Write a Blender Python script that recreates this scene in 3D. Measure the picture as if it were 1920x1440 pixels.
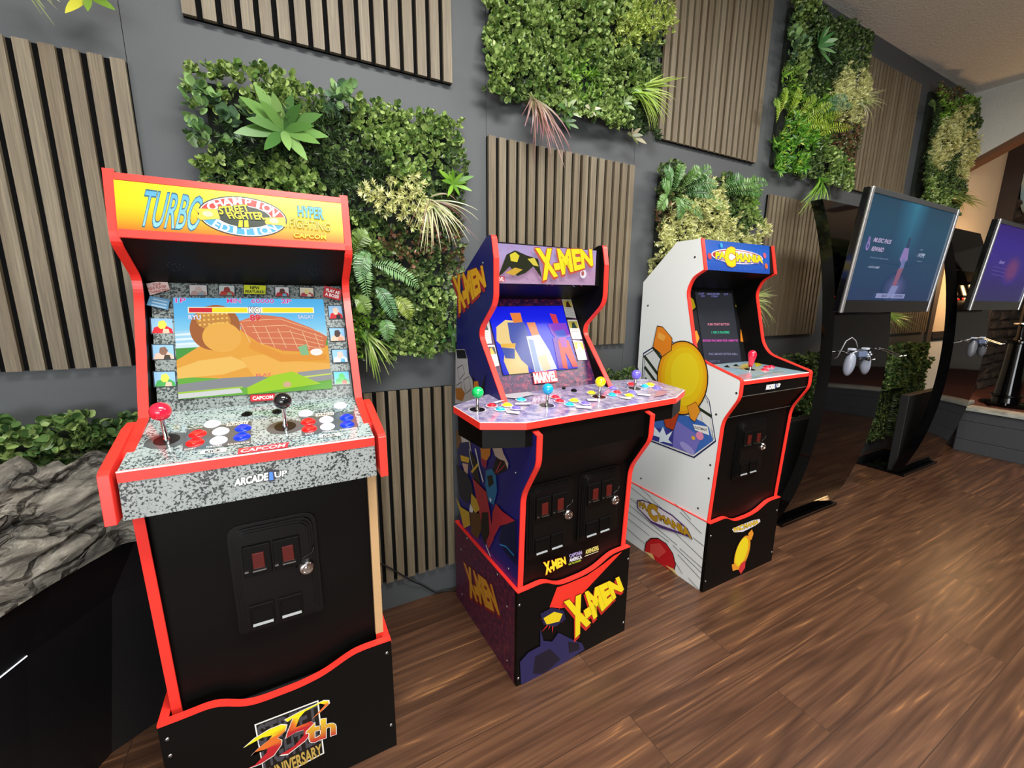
import bpy, bmesh, math, random
import numpy as np
from mathutils import Vector, Matrix, noise
from mathutils.geometry import tessellate_polygon
random.seed(7); RNG = np.random.default_rng(11)
scn = bpy.context.scene
COL = scn.collection
for o in list(bpy.data.objects): bpy.data.objects.remove(o)

# ------------------------------------------------------------------ camera
F_PX = 789.5
CAM = np.array([0.0, -1.49, 1.18])
_p, _y, _r = math.radians(11.19), math.radians(28.18), math.radians(0.45)
FW = np.array([math.sin(_y)*math.cos(_p), math.cos(_y)*math.cos(_p), -math.sin(_p)])
_rt = np.array([math.cos(_y), -math.sin(_y), 0.0]); _up = np.cross(_rt, FW)
RT = _rt*math.cos(_r) + _up*math.sin(_r); UP = np.cross(RT, FW)
cd = bpy.data.cameras.new('camera'); cam = bpy.data.objects.new('camera', cd); COL.objects.link(cam)
cd.sensor_fit = 'HORIZONTAL'; cd.sensor_width = 36; cd.lens = F_PX/1920*36; cd.clip_start = 0.02; cd.clip_end = 60
cam.matrix_world = Matrix(((RT[0], UP[0], -FW[0], CAM[0]), (RT[1], UP[1], -FW[1], CAM[1]), (RT[2], UP[2], -FW[2], CAM[2]), (0, 0, 0, 1)))
scn.camera = cam

# ------------------------------------------------------------------ view, world, lights
vs = scn.view_settings
vs.view_transform = 'Standard'; vs.look = 'None'; vs.gamma = 1; vs.use_curve_mapping = False; vs.exposure = 0.0
w = bpy.data.worlds.new('world'); scn.world = w; w.use_nodes = True
w.node_tree.nodes['Background'].inputs[0].default_value = (0.9, 0.95, 1, 1)
w.node_tree.nodes['Background'].inputs[1].default_value = 0.5

def area(name, loc, rot, sx, sy, power, col=(1, 1, 1)):
    l = bpy.data.lights.new(name, 'AREA'); l.shape = 'RECTANGLE'; l.size = sx; l.size_y = sy
    l.energy = power; l.color = col
    o = bpy.data.objects.new(name, l); COL.objects.link(o); o.location = loc; o.rotation_euler = rot
    return o
def point(name, loc, r, power, col=(1, 1, 1)):
    l = bpy.data.lights.new(name, 'POINT'); l.energy = power; l.color = col; l.shadow_soft_size = r
    o = bpy.data.objects.new(name, l); COL.objects.link(o); o.location = loc
area('ceiling_light_near', (0.45, -1.45, 2.66), (0, 0, 0), 1.4, 0.5, 92, (1, .985, .95))
area('ceiling_light_far', (2.7, -1.6, 2.66), (0, 0, 0), 1.4, 0.5, 62, (1, .96, .9))
area('ceiling_light_rear', (0.8, -3.9, 2.66), (0, 0, 0), 1.2, 1.2, 62, (1, .97, .93))
area('rear_fill_light', (-1.6, -5.4, 1.0), (math.radians(122), 0, math.radians(-12)), 3.2, 1.8, 190, (.93, .97, 1))  # added fill tilted up to brighten the ceiling; no window stands there
point('warm_wall_lamp', (4.98, -0.40, 1.40), 0.09, 15, (1, .58, .26))

# ------------------------------------------------------------------ colour + materials
def L(c):
    if isinstance(c, str):
        c = c.lstrip('#'); c = ''.join(q*2 for q in c) if len(c) == 3 else c; c = [int(c[i:i+2], 16) for i in (0, 2, 4)]
    r = []
    for v in c[:3]:
        v = v/255
        r.append(v/12.92 if v <= .04045 else ((v+.055)/1.055)**2.4)
    return (r[0], r[1], r[2], 1)
MATS = {}
def mat(name, col, rough=.5, metal=0, coat=0, emit=0, spec=.5, bump=0, bscale=60):
    if name in MATS: return MATS[name]
    m = bpy.data.materials.new(name); m.use_nodes = True; nt = m.node_tree; b = nt.nodes['Principled BSDF']
    b.inputs['Base Color'].default_value = L(col); b.inputs['Roughness'].default_value = rough
    b.inputs['Metallic'].default_value = metal; b.inputs['Coat Weight'].default_value = coat; b.inputs['Coat Roughness'].default_value = .05
    b.inputs['Specular IOR Level'].default_value = spec
    if emit: b.inputs['Emission Color'].default_value = L(col); b.inputs['Emission Strength'].default_value = emit
    if bump:
        n = nt.nodes.new('ShaderNodeTexNoise'); n.inputs['Scale'].default_value = bscale; n.inputs['Detail'].default_value = 5
        t = nt.nodes.new('ShaderNodeTexCoord'); nt.links.new(t.outputs['Object'], n.inputs['Vector'])
        bp = nt.nodes.new('ShaderNodeBump'); bp.inputs['Strength'].default_value = bump; bp.inputs['Distance'].default_value = .004
        nt.links.new(n.outputs['Fac'], bp.inputs['Height']); nt.links.new(bp.outputs['Normal'], b.inputs['Normal'])
    MATS[name] = m; return m
def nodes(m): return m.node_tree, m.node_tree.nodes['Principled BSDF']
def ramp(nt, stops):
    r = nt.nodes.new('ShaderNodeValToRGB'); e = r.color_ramp.elements
    while len(e) < len(stops): e.new(.5)
    for i, (p, c) in enumerate(stops): e[i].position = p; e[i].color = L(c)
    return r
def tex(nt, kind, **kw):
    n = nt.nodes.new(kind)
    for k, v in kw.items(): n.inputs[k].default_value = v
    return n
def mapping(nt, scale=(1, 1, 1), loc=(0, 0, 0), src='Object'):
    t = nt.nodes.new('ShaderNodeTexCoord'); mp = nt.nodes.new('ShaderNodeMapping')
    mp.inputs['Scale'].default_value = scale; mp.inputs['Location'].default_value = loc
    nt.links.new(t.outputs[src], mp.inputs['Vector']); return mp

# printed artwork: each shape's own ink colour is stored on the mesh
def ink(name, rough=.35, emit=0, coat=0, dens=.8):
    m = mat(name, '#ffffff', rough, coat=coat); nt, b = nodes(m)
    a = nt.nodes.new('ShaderNodeAttribute'); a.attribute_name = 'Col'
    k = nt.nodes.new('ShaderNodeVectorMath'); k.operation = 'SCALE'; k.inputs['Scale'].default_value = dens
    nt.links.new(a.outputs['Color'], k.inputs[0]); nt.links.new(k.outputs[0], b.inputs['Base Color'])
    if emit:
        nt.links.new(a.outputs['Color'], b.inputs['Emission Color']); b.inputs['Emission Strength'].default_value = emit
    return m
PRINT = ink('printed_ink', .35)
GLOSSP = ink('printed_under_gloss', .12, 0, .4)
BACKLIT = ink('backlit_print', .25, .5, dens=.3)
def screen_mat(name, e):
    m = mat(name, '#000000', .12); nt, b = nodes(m)
    a = nt.nodes.new('ShaderNodeAttribute'); a.attribute_name = 'Col'
    b.inputs['Base Color'].default_value = (.01, .01, .012, 1); b.inputs['Specular IOR Level'].default_value = .1
    nt.links.new(a.outputs['Color'], b.inputs['Emission Color']); b.inputs['Emission Strength'].default_value = e
    return m
SCREEN = screen_mat('lit_screen', 1.0)
SCREEN_DIM = screen_mat('dim_screen', .9)

def leafmat():
    m = mat('leaf', '#ffffff', .34, spec=.6); nt, b = nodes(m)
    a = nt.nodes.new('ShaderNodeAttribute'); a.attribute_name = 'Col'
    nt.links.new(a.outputs['Color'], b.inputs['Base Color'])
    tr = nt.nodes.new('ShaderNodeBsdfTranslucent'); nt.links.new(a.outputs['Color'], tr.inputs['Color'])
    mx = nt.nodes.new('ShaderNodeMixShader'); mx.inputs[0].default_value = .2
    nt.links.new(b.outputs[0], mx.inputs[1]); nt.links.new(tr.outputs[0], mx.inputs[2])
    nt.links.new(mx.outputs[0], nt.nodes['Material Output'].inputs[0])
    return m
LEAF = leafmat()
RED = mat('red_plastic', '#f4342a', .33)
BLACK = mat('black_laminate', '#070605', .45, spec=.16, bump=.05, bscale=500)
BLACKM = mat('black_matt', '#0d0d0e', .6)
DOORB = mat('coin_door_black', '#080808', .3, spec=.3)
GLOSS = mat('gloss_black', '#040405', .06, spec=.42)
WHITE = mat('white_laminate', '#dde0de', .38)
NAVY = mat('navy_laminate', '#1c1c66', .35)
CHROME = mat('chrome', '#d8d8d8', .12, 1)
STEEL = mat('steel', '#a8a8a8', .3, 1)
GREYB = mat('bezel_black', '#161618', .3)
RAWWOOD = mat('raw_board', '#b89468', .7, bump=.2)

def wallmat():
    m = mat('dark_grey_paint', '#54585a', .62, bump=.12, bscale=350); nt, b = nodes(m)
    mp = mapping(nt, (1, 1, 1)); n = tex(nt, 'ShaderNodeTexNoise', Scale=1.6, Detail=4)
    nt.links.new(mp.outputs[0], n.inputs['Vector'])
    r = ramp(nt, [(.3, '#434648'), (.7, '#4b4e50')]); nt.links.new(n.outputs['Fac'], r.inputs[0]); nt.links.new(r.outputs[0], b.inputs['Base Color'])
    return m
WALL = wallmat()
def slatmat():
    m = mat('oak_veneer', '#8a7a66', .55); nt, b = nodes(m)
    mp = mapping(nt, (90, 90, 2.2)); n = tex(nt, 'ShaderNodeTexNoise', Scale=3, Detail=8, Roughness=.7)
    nt.links.new(mp.outputs[0], n.inputs['Vector'])
    r = ramp(nt, [(.3, '#5a5143'), (.52, '#716652'), (.72, '#867a64')]); nt.links.new(n.outputs['Fac'], r.inputs[0])
    mp2 = mapping(nt, (26, 1, .4)); n2 = tex(nt, 'ShaderNodeTexNoise', Scale=1, Detail=1)
    nt.links.new(mp2.outputs[0], n2.inputs['Vector'])
    r2 = ramp(nt, [(.35, '#dad2c8'), (.65, '#ffffff')]); nt.links.new(n2.outputs['Fac'], r2.inputs[0])
    mx = nt.nodes.new('ShaderNodeMix'); mx.data_type = 'RGBA'; mx.blend_type = 'MULTIPLY'; mx.inputs[0].default_value = 1
    nt.links.new(r.outputs[0], mx.inputs[6]); nt.links.new(r2.outputs[0], mx.inputs[7]); nt.links.new(mx.outputs[2], b.inputs['Base Color'])
    bp = nt.nodes.new('ShaderNodeBump'); bp.inputs['Strength'].default_value = .25; bp.inputs['Distance'].default_value = .002
    nt.links.new(n.outputs['Fac'], bp.inputs['Height']); nt.links.new(bp.outputs['Normal'], b.inputs['Normal'])
    return m
SLAT = slatmat(); FELT = mat('black_felt', '#0b0b0b', .95, spec=.1)
def floormat():
    m = mat('walnut_planks', '#5a3a28', .3); nt, b = nodes(m); N = nt.nodes; K = nt.links
    t = N.new('ShaderNodeTexCoord')
    br = N.new('ShaderNodeTexBrick'); br.inputs['Scale'].default_value = 1; br.inputs['Brick Width'].default_value = 1.25
    br.inputs['Row Height'].default_value = .152; br.inputs['Mortar Size'].default_value = .0012; br.inputs['Mortar Smooth'].default_value = .1
    br.inputs['Color1'].default_value = (0, 0, 0, 1); br.inputs['Color2'].default_value = (1, 1, 1, 1); br.inputs['Mortar'].default_value = (.5, .5, .5, 1)
    br.offset = .37; br.inputs['Bias'].default_value = 0
    K.new(t.outputs['Object'], br.inputs['Vector'])
    # every plank gets its own stretch of grain
    sc = N.new('ShaderNodeVectorMath'); sc.operation = 'SCALE'; sc.inputs['Scale'].default_value = 17.0; K.new(br.outputs['Color'], sc.inputs[0])
    ad = N.new('ShaderNodeVectorMath'); ad.operation = 'ADD'; K.new(t.outputs['Object'], ad.inputs[0]); K.new(sc.outputs[0], ad.inputs[1])
    mp = N.new('ShaderNodeMapping'); mp.inputs['Scale'].default_value = (.26, 4.0, 1); K.new(ad.outputs[0], mp.inputs['Vector'])
    n0 = tex(nt, 'ShaderNodeTexNoise', Scale=1.1, Detail=3, Roughness=.5, Distortion=1.1); K.new(mp.outputs[0], n0.inputs['Vector'])
    # contour lines of a stretched field = cathedral grain
    mu = N.new('ShaderNodeMath'); mu.operation = 'MULTIPLY'; mu.inputs[1].default_value = 12; K.new(n0.outputs['Fac'], mu.inputs[0])
    fr = N.new('ShaderNodeMath'); fr.operation = 'PINGPONG'; fr.inputs[1].default_value = .5; K.new(mu.outputs[0], fr.inputs[0])
    mp2 = N.new('ShaderNodeMapping'); mp2.inputs['Scale'].default_value = (1.4, 62, 1); K.new(ad.outputs[0], mp2.inputs['Vector'])
    n1 = tex(nt, 'ShaderNodeTexNoise', Scale=1.4, Detail=6, Roughness=.65); K.new(mp2.outputs[0], n1.inputs['Vector'])
    a1 = N.new('ShaderNodeMath'); a1.operation = 'MULTIPLY_ADD'; a1.inputs[1].default_value = .62; K.new(fr.outputs[0], a1.inputs[0]); K.new(n1.outputs['Fac'], a1.inputs[2])
    r = ramp(nt, [(.38, '#3f2a1e'), (.62, '#53392a'), (.84, '#674935'), (.97, '#9a6e48')]); K.new(a1.outputs[0], r.inputs[0])
    r2 = ramp(nt, [(0, '#e2dad2'), (1, '#fffaf4')]); K.new(br.outputs['Color'], r2.inputs[0])
    mx = N.new('ShaderNodeMix'); mx.data_type = 'RGBA'; mx.blend_type = 'MULTIPLY'; mx.inputs[0].default_value = 1
    K.new(r.outputs[0], mx.inputs[6]); K.new(r2.outputs[0], mx.inputs[7])
    mm = N.new('ShaderNodeMix'); mm.data_type = 'RGBA'; K.new(br.outputs['Fac'], mm.inputs[0]); K.new(mx.outputs[2], mm.inputs[6]); mm.inputs[7].default_value = L('#38261c')
    K.new(mm.outputs[2], b.inputs['Base Color'])
    b.inputs['Roughness'].default_value = .33
    bp = N.new('ShaderNodeBump'); bp.inputs['Strength'].default_value = .12; bp.inputs['Distance'].default_value = .002
    K.new(n1.outputs['Fac'], bp.inputs['Height']); K.new(bp.outputs['Normal'], b.inputs['Normal'])
    return m
FLOOR = floormat()
CEIL = mat('ceiling_plaster', '#d8d4cc', .9, bump=.9, bscale=90)
HEADER = mat('header_plaster', '#c3c1b8', .9, bump=.7, bscale=120)
BEIGE = mat('beige_plaster', '#d8c6a8', .85, bump=.5, bscale=120)
WAINSC = mat('wainscot_paint', '#d6d4c8', .7)
TRIMB = mat('brown_trim', '#64442e', .45, bump=.1)
TRIMD = mat('dark_trim', '#2b2320', .45)
def stonemat(name, a, b_, c, scale=6, bump=1.0):
    m = mat(name, a, .8); nt, b = nodes(m)
    mp = mapping(nt, (1, 1, 2.6)); n = tex(nt, 'ShaderNodeTexNoise', Scale=scale, Detail=9, Roughness=.68, Distortion=.6)
    nt.links.new(mp.outputs[0], n.inputs['Vector'])
    r = ramp(nt, [(.32, a), (.52, b_), (.72, c)]); nt.links.new(n.outputs['Fac'], r.inputs[0]); nt.links.new(r.outputs[0], b.inputs['Base Color'])
    bp = nt.nodes.new('ShaderNodeBump'); bp.inputs['Strength'].default_value = bump; bp.inputs['Distance'].default_value = .02
    nt.links.new(n.outputs['Fac'], bp.inputs['Height']); nt.links.new(bp.outputs['Normal'], b.inputs['Normal'])
    return m
STONE = stonemat('stacked_stone', '#1f1914', '#3b3129', '#5b4c40', 5)
ROCK = stonemat('sculpted_rock', '#3d3b37', '#807b70', '#bab3a4', 11, 1.0)
def specklemat(name, base, base2, dark, thr, rough, scale=230, coat=0):
    m = mat(name, base, rough, coat=coat); nt, b = nodes(m)
    mp = mapping(nt); n = tex(nt, 'ShaderNodeTexNoise', Scale=scale, Detail=2, Roughness=.5, Distortion=.5)
    n2 = tex(nt, 'ShaderNodeTexNoise', Scale=18, Detail=2)
    nt.links.new(mp.outputs[0], n.inputs['Vector']); nt.links.new(mp.outputs[0], n2.inputs['Vector'])
    s = nt.nodes.new('ShaderNodeMath'); s.operation = 'MULTIPLY_ADD'; s.inputs[1].default_value = .35
    nt.links.new(n2.outputs['Fac'], s.inputs[0]); nt.links.new(n.outputs['Fac'], s.inputs[2])
    r = ramp(nt, [(thr-.16, base2), (thr-.010, base), (thr+.004, dark)]); nt.links.new(s.outputs[0], r.inputs[0]); nt.links.new(r.outputs[0], b.inputs['Base Color'])
    return m
SPECK = specklemat('granite_print', '#7b817f', '#878d8b', '#101214', .74, .4)
SPECKB = specklemat('granite_print_bezel', '#6d7674', '#7b8482', '#33393a', .72, .25, 210)
SPECKD = specklemat('granite_print_under_plexi', '#8b9a9a', '#a0adac', '#3b4648', .74, .1, 230, .5)
def mottle(name, a, b_, c, scale, rough, coat=0):
    m = mat(name, a, rough, coat=coat); nt, b = nodes(m)
    mp = mapping(nt); n = tex(nt, 'ShaderNodeTexNoise', Scale=scale, Detail=5, Roughness=.6)
    nt.links.new(mp.outputs[0], n.inputs['Vector'])
    r = ramp(nt, [(.35, a), (.5, b_), (.66, c)]); nt.links.new(n.outputs['Fac'], r.inputs[0]); nt.links.new(r.outputs[0], b.inputs['Base Color'])
    return m
PURPLE = mottle('purple_deck_print', '#6f6790', '#958ca6', '#b4abbe', 40, .1, .5)
BLUEDECK = mottle('blue_deck_print', '#7fa0b4', '#9bb7c4', '#b9b39c', 9, .12, .4)
MAROON = mottle('maroon_print', '#2e1230', '#481a30', '#6a2238', 60, .4)
XBEZ = mottle('purple_brick_print', '#1c1138', '#3a1840', '#7c2a44', 70, .35)
def rock_cracks(m):
    nt, b = nodes(m); mp = mapping(nt, (1, 1, 1.4)); w_ = tex(nt, 'ShaderNodeTexNoise', Scale=5, Detail=4); nt.links.new(mp.outputs[0], w_.inputs['Vector'])
    ad = nt.nodes.new('ShaderNodeVectorMath'); ad.operation = 'MULTIPLY_ADD'; ad.inputs[1].default_value = (.25, .25, .25); nt.links.new(w_.outputs['Color'], ad.inputs[0]); nt.links.new(mp.outputs[0], ad.inputs[2])
    v = nt.nodes.new('ShaderNodeTexVoronoi'); v.feature = 'DISTANCE_TO_EDGE'; v.inputs['Scale'].default_value = 7; nt.links.new(ad.outputs[0], v.inputs['Vector'])
    r_ = nt.nodes.new('ShaderNodeMapRange'); r_.inputs['From Max'].default_value = .09; nt.links.new(v.outputs['Distance'], r_.inputs['Value'])
    old = b.inputs['Normal'].links[0].from_node; bp = nt.nodes.new('ShaderNodeBump'); bp.inputs['Strength'].default_value = 1; bp.inputs['Distance'].default_value = .03
    nt.links.new(r_.outputs[0], bp.inputs['Height']); nt.links.new(old.outputs['Normal'], bp.inputs['Normal']); nt.links.new(bp.outputs['Normal'], b.inputs['Normal'])
rock_cracks(ROCK)
MULCH = stonemat('mulch', '#3b1c12', '#693423', '#93583d', 60, 1)
PLANK = stonemat('weathered_cap_board', '#7f7f76', '#a7a79c', '#bdbcb0', 14, .3)
DKBOARD = mat('charcoal_board', '#3a3c40', .6, bump=.3, bscale=40)

# ------------------------------------------------------------------ mesh helpers
class MB:
    def __init__(s): s.v = []; s.f = []; s.m = []; s.c = []
    def add(s, vs, fs, mi=0, col=(1, 1, 1, 1)):
        k = len(s.v); s.v += [tuple(map(float, v)) for v in vs]
        for f in fs: s.f.append(tuple(i+k for i in f)); s.m.append(mi); s.c.append(col)
    def box(s, x0, x1, y0, y1, z0, z1, mi=0):
        v = [(x, y, z) for x in (x0, x1) for y in (y0, y1) for z in (z0, z1)]
        s.add(v, [(0, 1, 3, 2), (4, 6, 7, 5), (0, 4, 5, 1), (2, 3, 7, 6), (0, 2, 6, 4), (1, 5, 7, 3)], mi)
    def prism(s, pts, ax, lo, hi, mi=0):
        """extrude a closed 2-d outline along axis ax (the other two axes in xyz order)"""
        n = len(pts)
        a = sum(pts[i][0]*pts[(i+1) % n][1]-pts[(i+1) % n][0]*pts[i][1] for i in range(n))
        if a < 0: pts = pts[::-1]
        def P(p, h):
            return {0: (h, p[0], p[1]), 1: (p[0], h, p[1]), 2: (p[0], p[1], h)}[ax]
        vs = [P(p, lo) for p in pts]+[P(p, hi) for p in pts]
        tri = tessellate_polygon([[Vector((p[0], p[1], 0)) for p in pts]])
        fs = []
        flip = (ax == 1)
        for t in tri:
            t = list(t)
            d = (pts[t[1]][0]-pts[t[0]][0])*(pts[t[2]][1]-pts[t[0]][1])-(pts[t[1]][1]-pts[t[0]][1])*(pts[t[2]][0]-pts[t[0]][0])
            if d < 0: t = t[::-1]
            if flip: t = t[::-1]
            fs.append(tuple(i+n for i in t)); fs.append(tuple(t[::-1]))
        for i in range(n):
            j = (i+1) % n; q = (i, j, j+n, i+n)
            fs.append(q[::-1] if flip else q)
        s.add(vs, fs, mi)
    def tube(s, pts, r, seg=8, mi=0, cap=True):
        pts = [Vector(p) for p in pts]; n = len(pts); rs = r if isinstance(r, (list, tuple)) else [r]*n
        vs = []; prev = None
        for i, p in enumerate(pts):
            t = (pts[min(i+1, n-1)]-pts[max(i-1, 0)]).normalized()
            a = t.orthogonal().normalized() if prev is None else (prev-t*prev.dot(t)).normalized()
            prev = a; b = t.cross(a)
            for k in range(seg):
                th = 2*math.pi*k/seg; vs.append(p+(a*math.cos(th)+b*math.sin(th))*rs[i])
        fs = [(i*seg+k, i*seg+(k+1) % seg, (i+1)*seg+(k+1) % seg, (i+1)*seg+k) for i in range(n-1) for k in range(seg)]
        if cap: fs += [tuple(range(seg))[::-1], tuple((n-1)*seg+k for k in range(seg))]
        s.add(vs, fs, mi)
    def lathe(s, prof, O, N=(0, 0, 1), seg=24, mi=0):
        """prof = list of (radius, height) along N from O"""
        O = Vector(O); N = Vector(N).normalized(); a = N.orthogonal().normalized(); b = N.cross(a); vs = []
        for r, h in prof:
            for k in range(seg):
                th = 2*math.pi*k/seg; vs.append(O+N*h+(a*math.cos(th)+b*math.sin(th))*max(r, 1e-5))
        fs = [(i*seg+k, i*seg+(k+1) % seg, (i+1)*seg+(k+1) % seg, (i+1)*seg+k) for i in range(len(prof)-1) for k in range(seg)]
        s.add(vs, fs, mi)
    def sphere(s, O, r, seg=20, ring=12, mi=0, sc=(1, 1, 1)):
        vs = []; 
        for i in range(ring+1):
            ph = math.pi*i/ring
            for k in range(seg):
                th = 2*math.pi*k/seg
                vs.append((O[0]+r*sc[0]*math.sin(ph)*math.cos(th), O[1]+r*sc[1]*math.sin(ph)*math.sin(th), O[2]+r*sc[2]*math.cos(ph)))
        fs = [(i*seg+k, (i+1)*seg+k, (i+1)*seg+(k+1) % seg, i*seg+(k+1) % seg) for i in range(ring) for k in range(seg)]
        s.add(vs, fs, mi)
    def build(s, name, mats, parent=None, smooth=False, bevel=0, inv=None, colors=False, sharp=None):
        me = bpy.data.meshes.new(name); vv = s.v
        if inv is not None: vv = [tuple(inv @ Vector(v)) for v in vv]
        me.from_pydata(vv, [], s.f)
        if not isinstance(mats, (list, tuple)): mats = [mats]
        for m in mats: me.materials.append(m)
        me.polygons.foreach_set('material_index', s.m)
        if colors:
            at = me.color_attributes.new('Col', 'FLOAT_COLOR', 'CORNER'); arr = []
            for f, c in zip(s.f, s.c):
                if isinstance(c, list): 
                    for q in c: arr += list(q)
                else: arr += list(c)*len(f)
            at.data.foreach_set('color', arr)
        if smooth: me.polygons.foreach_set('use_smooth', [True]*len(me.polygons))
        me.update()
        o = bpy.data.objects.new(name, me); COL.objects.link(o)
        if parent: o.parent = parent
        if smooth and sharp:
            me.set_sharp_from_angle(angle=math.radians(sharp))
        if bevel:
            b = o.modifiers.new('bevel', 'BEVEL'); b.width = bevel; b.segments = 2; b.limit_method = 'ANGLE'; b.angle_limit = math.radians(40)
        return o
def tag(o, label=None, cat=None, group=None, kind=None):
    if label: o['label'] = label
    if cat: o['category'] = cat
    if group: o['group'] = group
    if kind: o['kind'] = kind
    return o
def empty(name, loc, rz=0):
    o = bpy.data.objects.new(name, None); COL.objects.link(o); o.location = loc; o.rotation_euler = (0, 0, rz)
    o.empty_display_size = .1; return o
def M(loc, rz=0): return Matrix.Translation(Vector(loc)) @ Matrix.Rotation(rz, 4, 'Z')

def ray(u, v): return FW+(u-960)/F_PX*RT-(v-720)/F_PX*UP
def hit(u, v, P0, N):
    """point of the photograph (u, v) on the real plane through P0 with normal N"""
    r = ray(u, v); t = np.dot(np.array(P0)-CAM, N)/np.dot(r, N); return CAM+r*t

# ------------------------------------------------------------------ lettering
_TC = {}
def textmesh(s, bold=0.0):
    k = (s, bold)
    if k in _TC: return _TC[k]
    c = bpy.data.curves.new('t', 'FONT'); c.body = s; c.size = 1; c.offset = bold; c.resolution_u = 3
    o = bpy.data.objects.new('t', c); COL.objects.link(o)
    dg = bpy.context.evaluated_depsgraph_get(); me = bpy.data.meshes.new_from_object(o.evaluated_get(dg))
    v = np.array([p.co[:2] for p in me.vertices]) if len(me.vertices) else np.zeros((0, 2))
    f = [tuple(p.vertices) for p in me.polygons]
    bpy.data.objects.remove(o); bpy.data.curves.remove(c); bpy.data.meshes.remove(me)
    _TC[k] = (v, f); return _TC[k]

class Art:
    """flat printed artwork lying on a real surface: frame origin O, axes U (right) and V (up)"""
    def __init__(s, O, U, V, lift=.0008, step=.00012):
        s.O = np.array(O, float); s.U = np.array(U, float)/np.linalg.norm(U); V = np.array(V, float)
        s.N = np.cross(s.U, V); s.N /= np.linalg.norm(s.N); s.V = np.cross(s.N, s.U); s.z = lift; s.st = step; s.mb = MB()
    def px(s, p):
        q = hit(p[0], p[1], s.O+s.N*s.z*0, s.N)-s.O; return (float(q@s.U), float(q@s.V))
    def W(s, a, b): return s.O+s.U*a+s.V*b+s.N*s.z
    def uv(s, pts, col, cols=None):
        n = len(pts); tri = tessellate_polygon([[Vector((p[0], p[1], 0)) for p in pts]]); vs = [s.W(*p) for p in pts]
        for t in tri:
            t = list(t); d = (pts[t[1]][0]-pts[t[0]][0])*(pts[t[2]][1]-pts[t[0]][1])-(pts[t[1]][1]-pts[t[0]][1])*(pts[t[2]][0]-pts[t[0]][0])
            if d < 0: t = t[::-1]
            s.mb.add([vs[i] for i in t], [(0, 1, 2)], 0, [L(cols[i]) for i in t] if cols else L(col))
        s.z += s.st
    def poly(s, pts, col, cols=None): s.uv([s.px(p) for p in pts], col, cols)
    def grad(s, q, cols):
        """q = tl, tr, br, bl in the photograph; colours from top to bottom"""
        a, b, c, d = [np.array(s.px(p)) for p in q]; n = len(cols)-1
        for i in range(n):
            t0, t1 = i/n, (i+1)/n; P = [a+(d-a)*t1, b+(c-b)*t1, b+(c-b)*t0, a+(d-a)*t0]
            s.mb.add([s.W(*p) for p in P], [(0, 1, 2, 3)], 0, [L(cols[i+1]), L(cols[i+1]), L(cols[i]), L(cols[i])])
        s.z += s.st
    def ell(s, c, ru, rv, col, rot=0, a0=0, a1=360, n=36, uvc=False, hole=0):
        c = c if uvc else s.px(c); P = []; cr, sr = math.cos(rot), math.sin(rot)
        for i in range(n+1):
            th = math.radians(a0+(a1-a0)*i/n); x, y = ru*math.cos(th), rv*math.sin(th); P.append((c[0]+x*cr-y*sr, c[1]+x*sr+y*cr))
        if hole:
            Q = []
            for i in range(n+1):
                th = math.radians(a0+(a1-a0)*i/n); x, y = ru*hole*math.cos(th), rv*hole*math.sin(th); Q.append((c[0]+x*cr-y*sr, c[1]+x*sr+y*cr))
            for i in range(n): s.mb.add([s.W(*p) for p in (P[i], P[i+1], Q[i+1], Q[i])], [(0, 1, 2, 3)], 0, L(col))
            s.z += s.st; return
        if a1-a0 >= 360: P = P[:-1]
        s.uv(P, col)
    def line(s, pts, wd, col, uvp=False):
        P = [np.array(p if uvp else s.px(p)) for p in pts]
        for a, b in zip(P, P[1:]):
            d = b-a; d = d/(np.linalg.norm(d)+1e-9); n = np.array([-d[1], d[0]])*wd/2
            s.mb.add([s.W(*p) for p in (a-n-d*wd*.3, b-n+d*wd*.3, b+n+d*wd*.3, a+n-d*wd*.3)], [(0, 1, 2, 3)], 0, L(col))
        s.z += s.st
    def text(s, st, q, col, bold=0.0, out=None, ow=.03, shadow=None, sh=(0, 0), col2=None, uvq=False):
        """lettering filling the quad q (tl, tr, br, bl)"""
        Q = [np.array(p if uvq else s.px(p)) for p in q]
        base, _ = textmesh(st, 0.0)
        lo, hi = base.min(0), base.max(0)
        def put(b, c, dx=0, dy=0, c2=None):
            v, f = textmesh(st, b); t = (v-lo)/(hi-lo); x, y = t[:, 0:1], 1-t[:, 1:2]
            P = (Q[0]*(1-x)+Q[1]*x)*(1-y)+(Q[3]*(1-x)+Q[2]*x)*y; P = P+np.array([dx, dy])
            k = len(s.mb.v); s.mb.v += [tuple(s.W(*p)) for p in P]
            A, B = np.array(L(c)), np.array(L(c2 or c))
            for g in f:
                s.mb.f.append(tuple(i+k for i in g)); s.mb.m.append(0)
                s.mb.c.append([tuple(A*(1-min(1, max(0, float(y[i, 0]))))+B*min(1, max(0, float(y[i, 0])))) for i in g] if c2 else L(c))
            s.z += s.st
        if shadow: put(bold+(ow if out else 0), shadow, sh[0], sh[1])
        if out: put(bold+ow, out)
        put(bold, col, c2=col2)
    def arc(s, st, c, ru, rv, a0, a1, h, col, bold=.02, flip=False):
        n = len(st)
        for i, ch in enumerate(st):
            th = math.radians(a0+(a1-a0)*(i+.5)/n)
            p = np.array([c[0]+ru*math.cos(th), c[1]+rv*math.sin(th)])
            nrm = np.array([math.cos(th)/ru, math.sin(th)/rv]); nrm /= np.linalg.norm(nrm)
            up = -nrm if flip else nrm; rt = np.array([up[1], -up[0]])
            b, _ = textmesh(ch, 0.0)
            wd = h*min(1.15, max(.25, (b[:, 0].max()-b[:, 0].min())*1.45))
            s.text(ch, [p+up*h/2-rt*wd/2, p+up*h/2+rt*wd/2, p-up*h/2+rt*wd/2, p-up*h/2-rt*wd/2], col, bold, uvq=True); s.z -= s.st
        s.z += s.st
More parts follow.
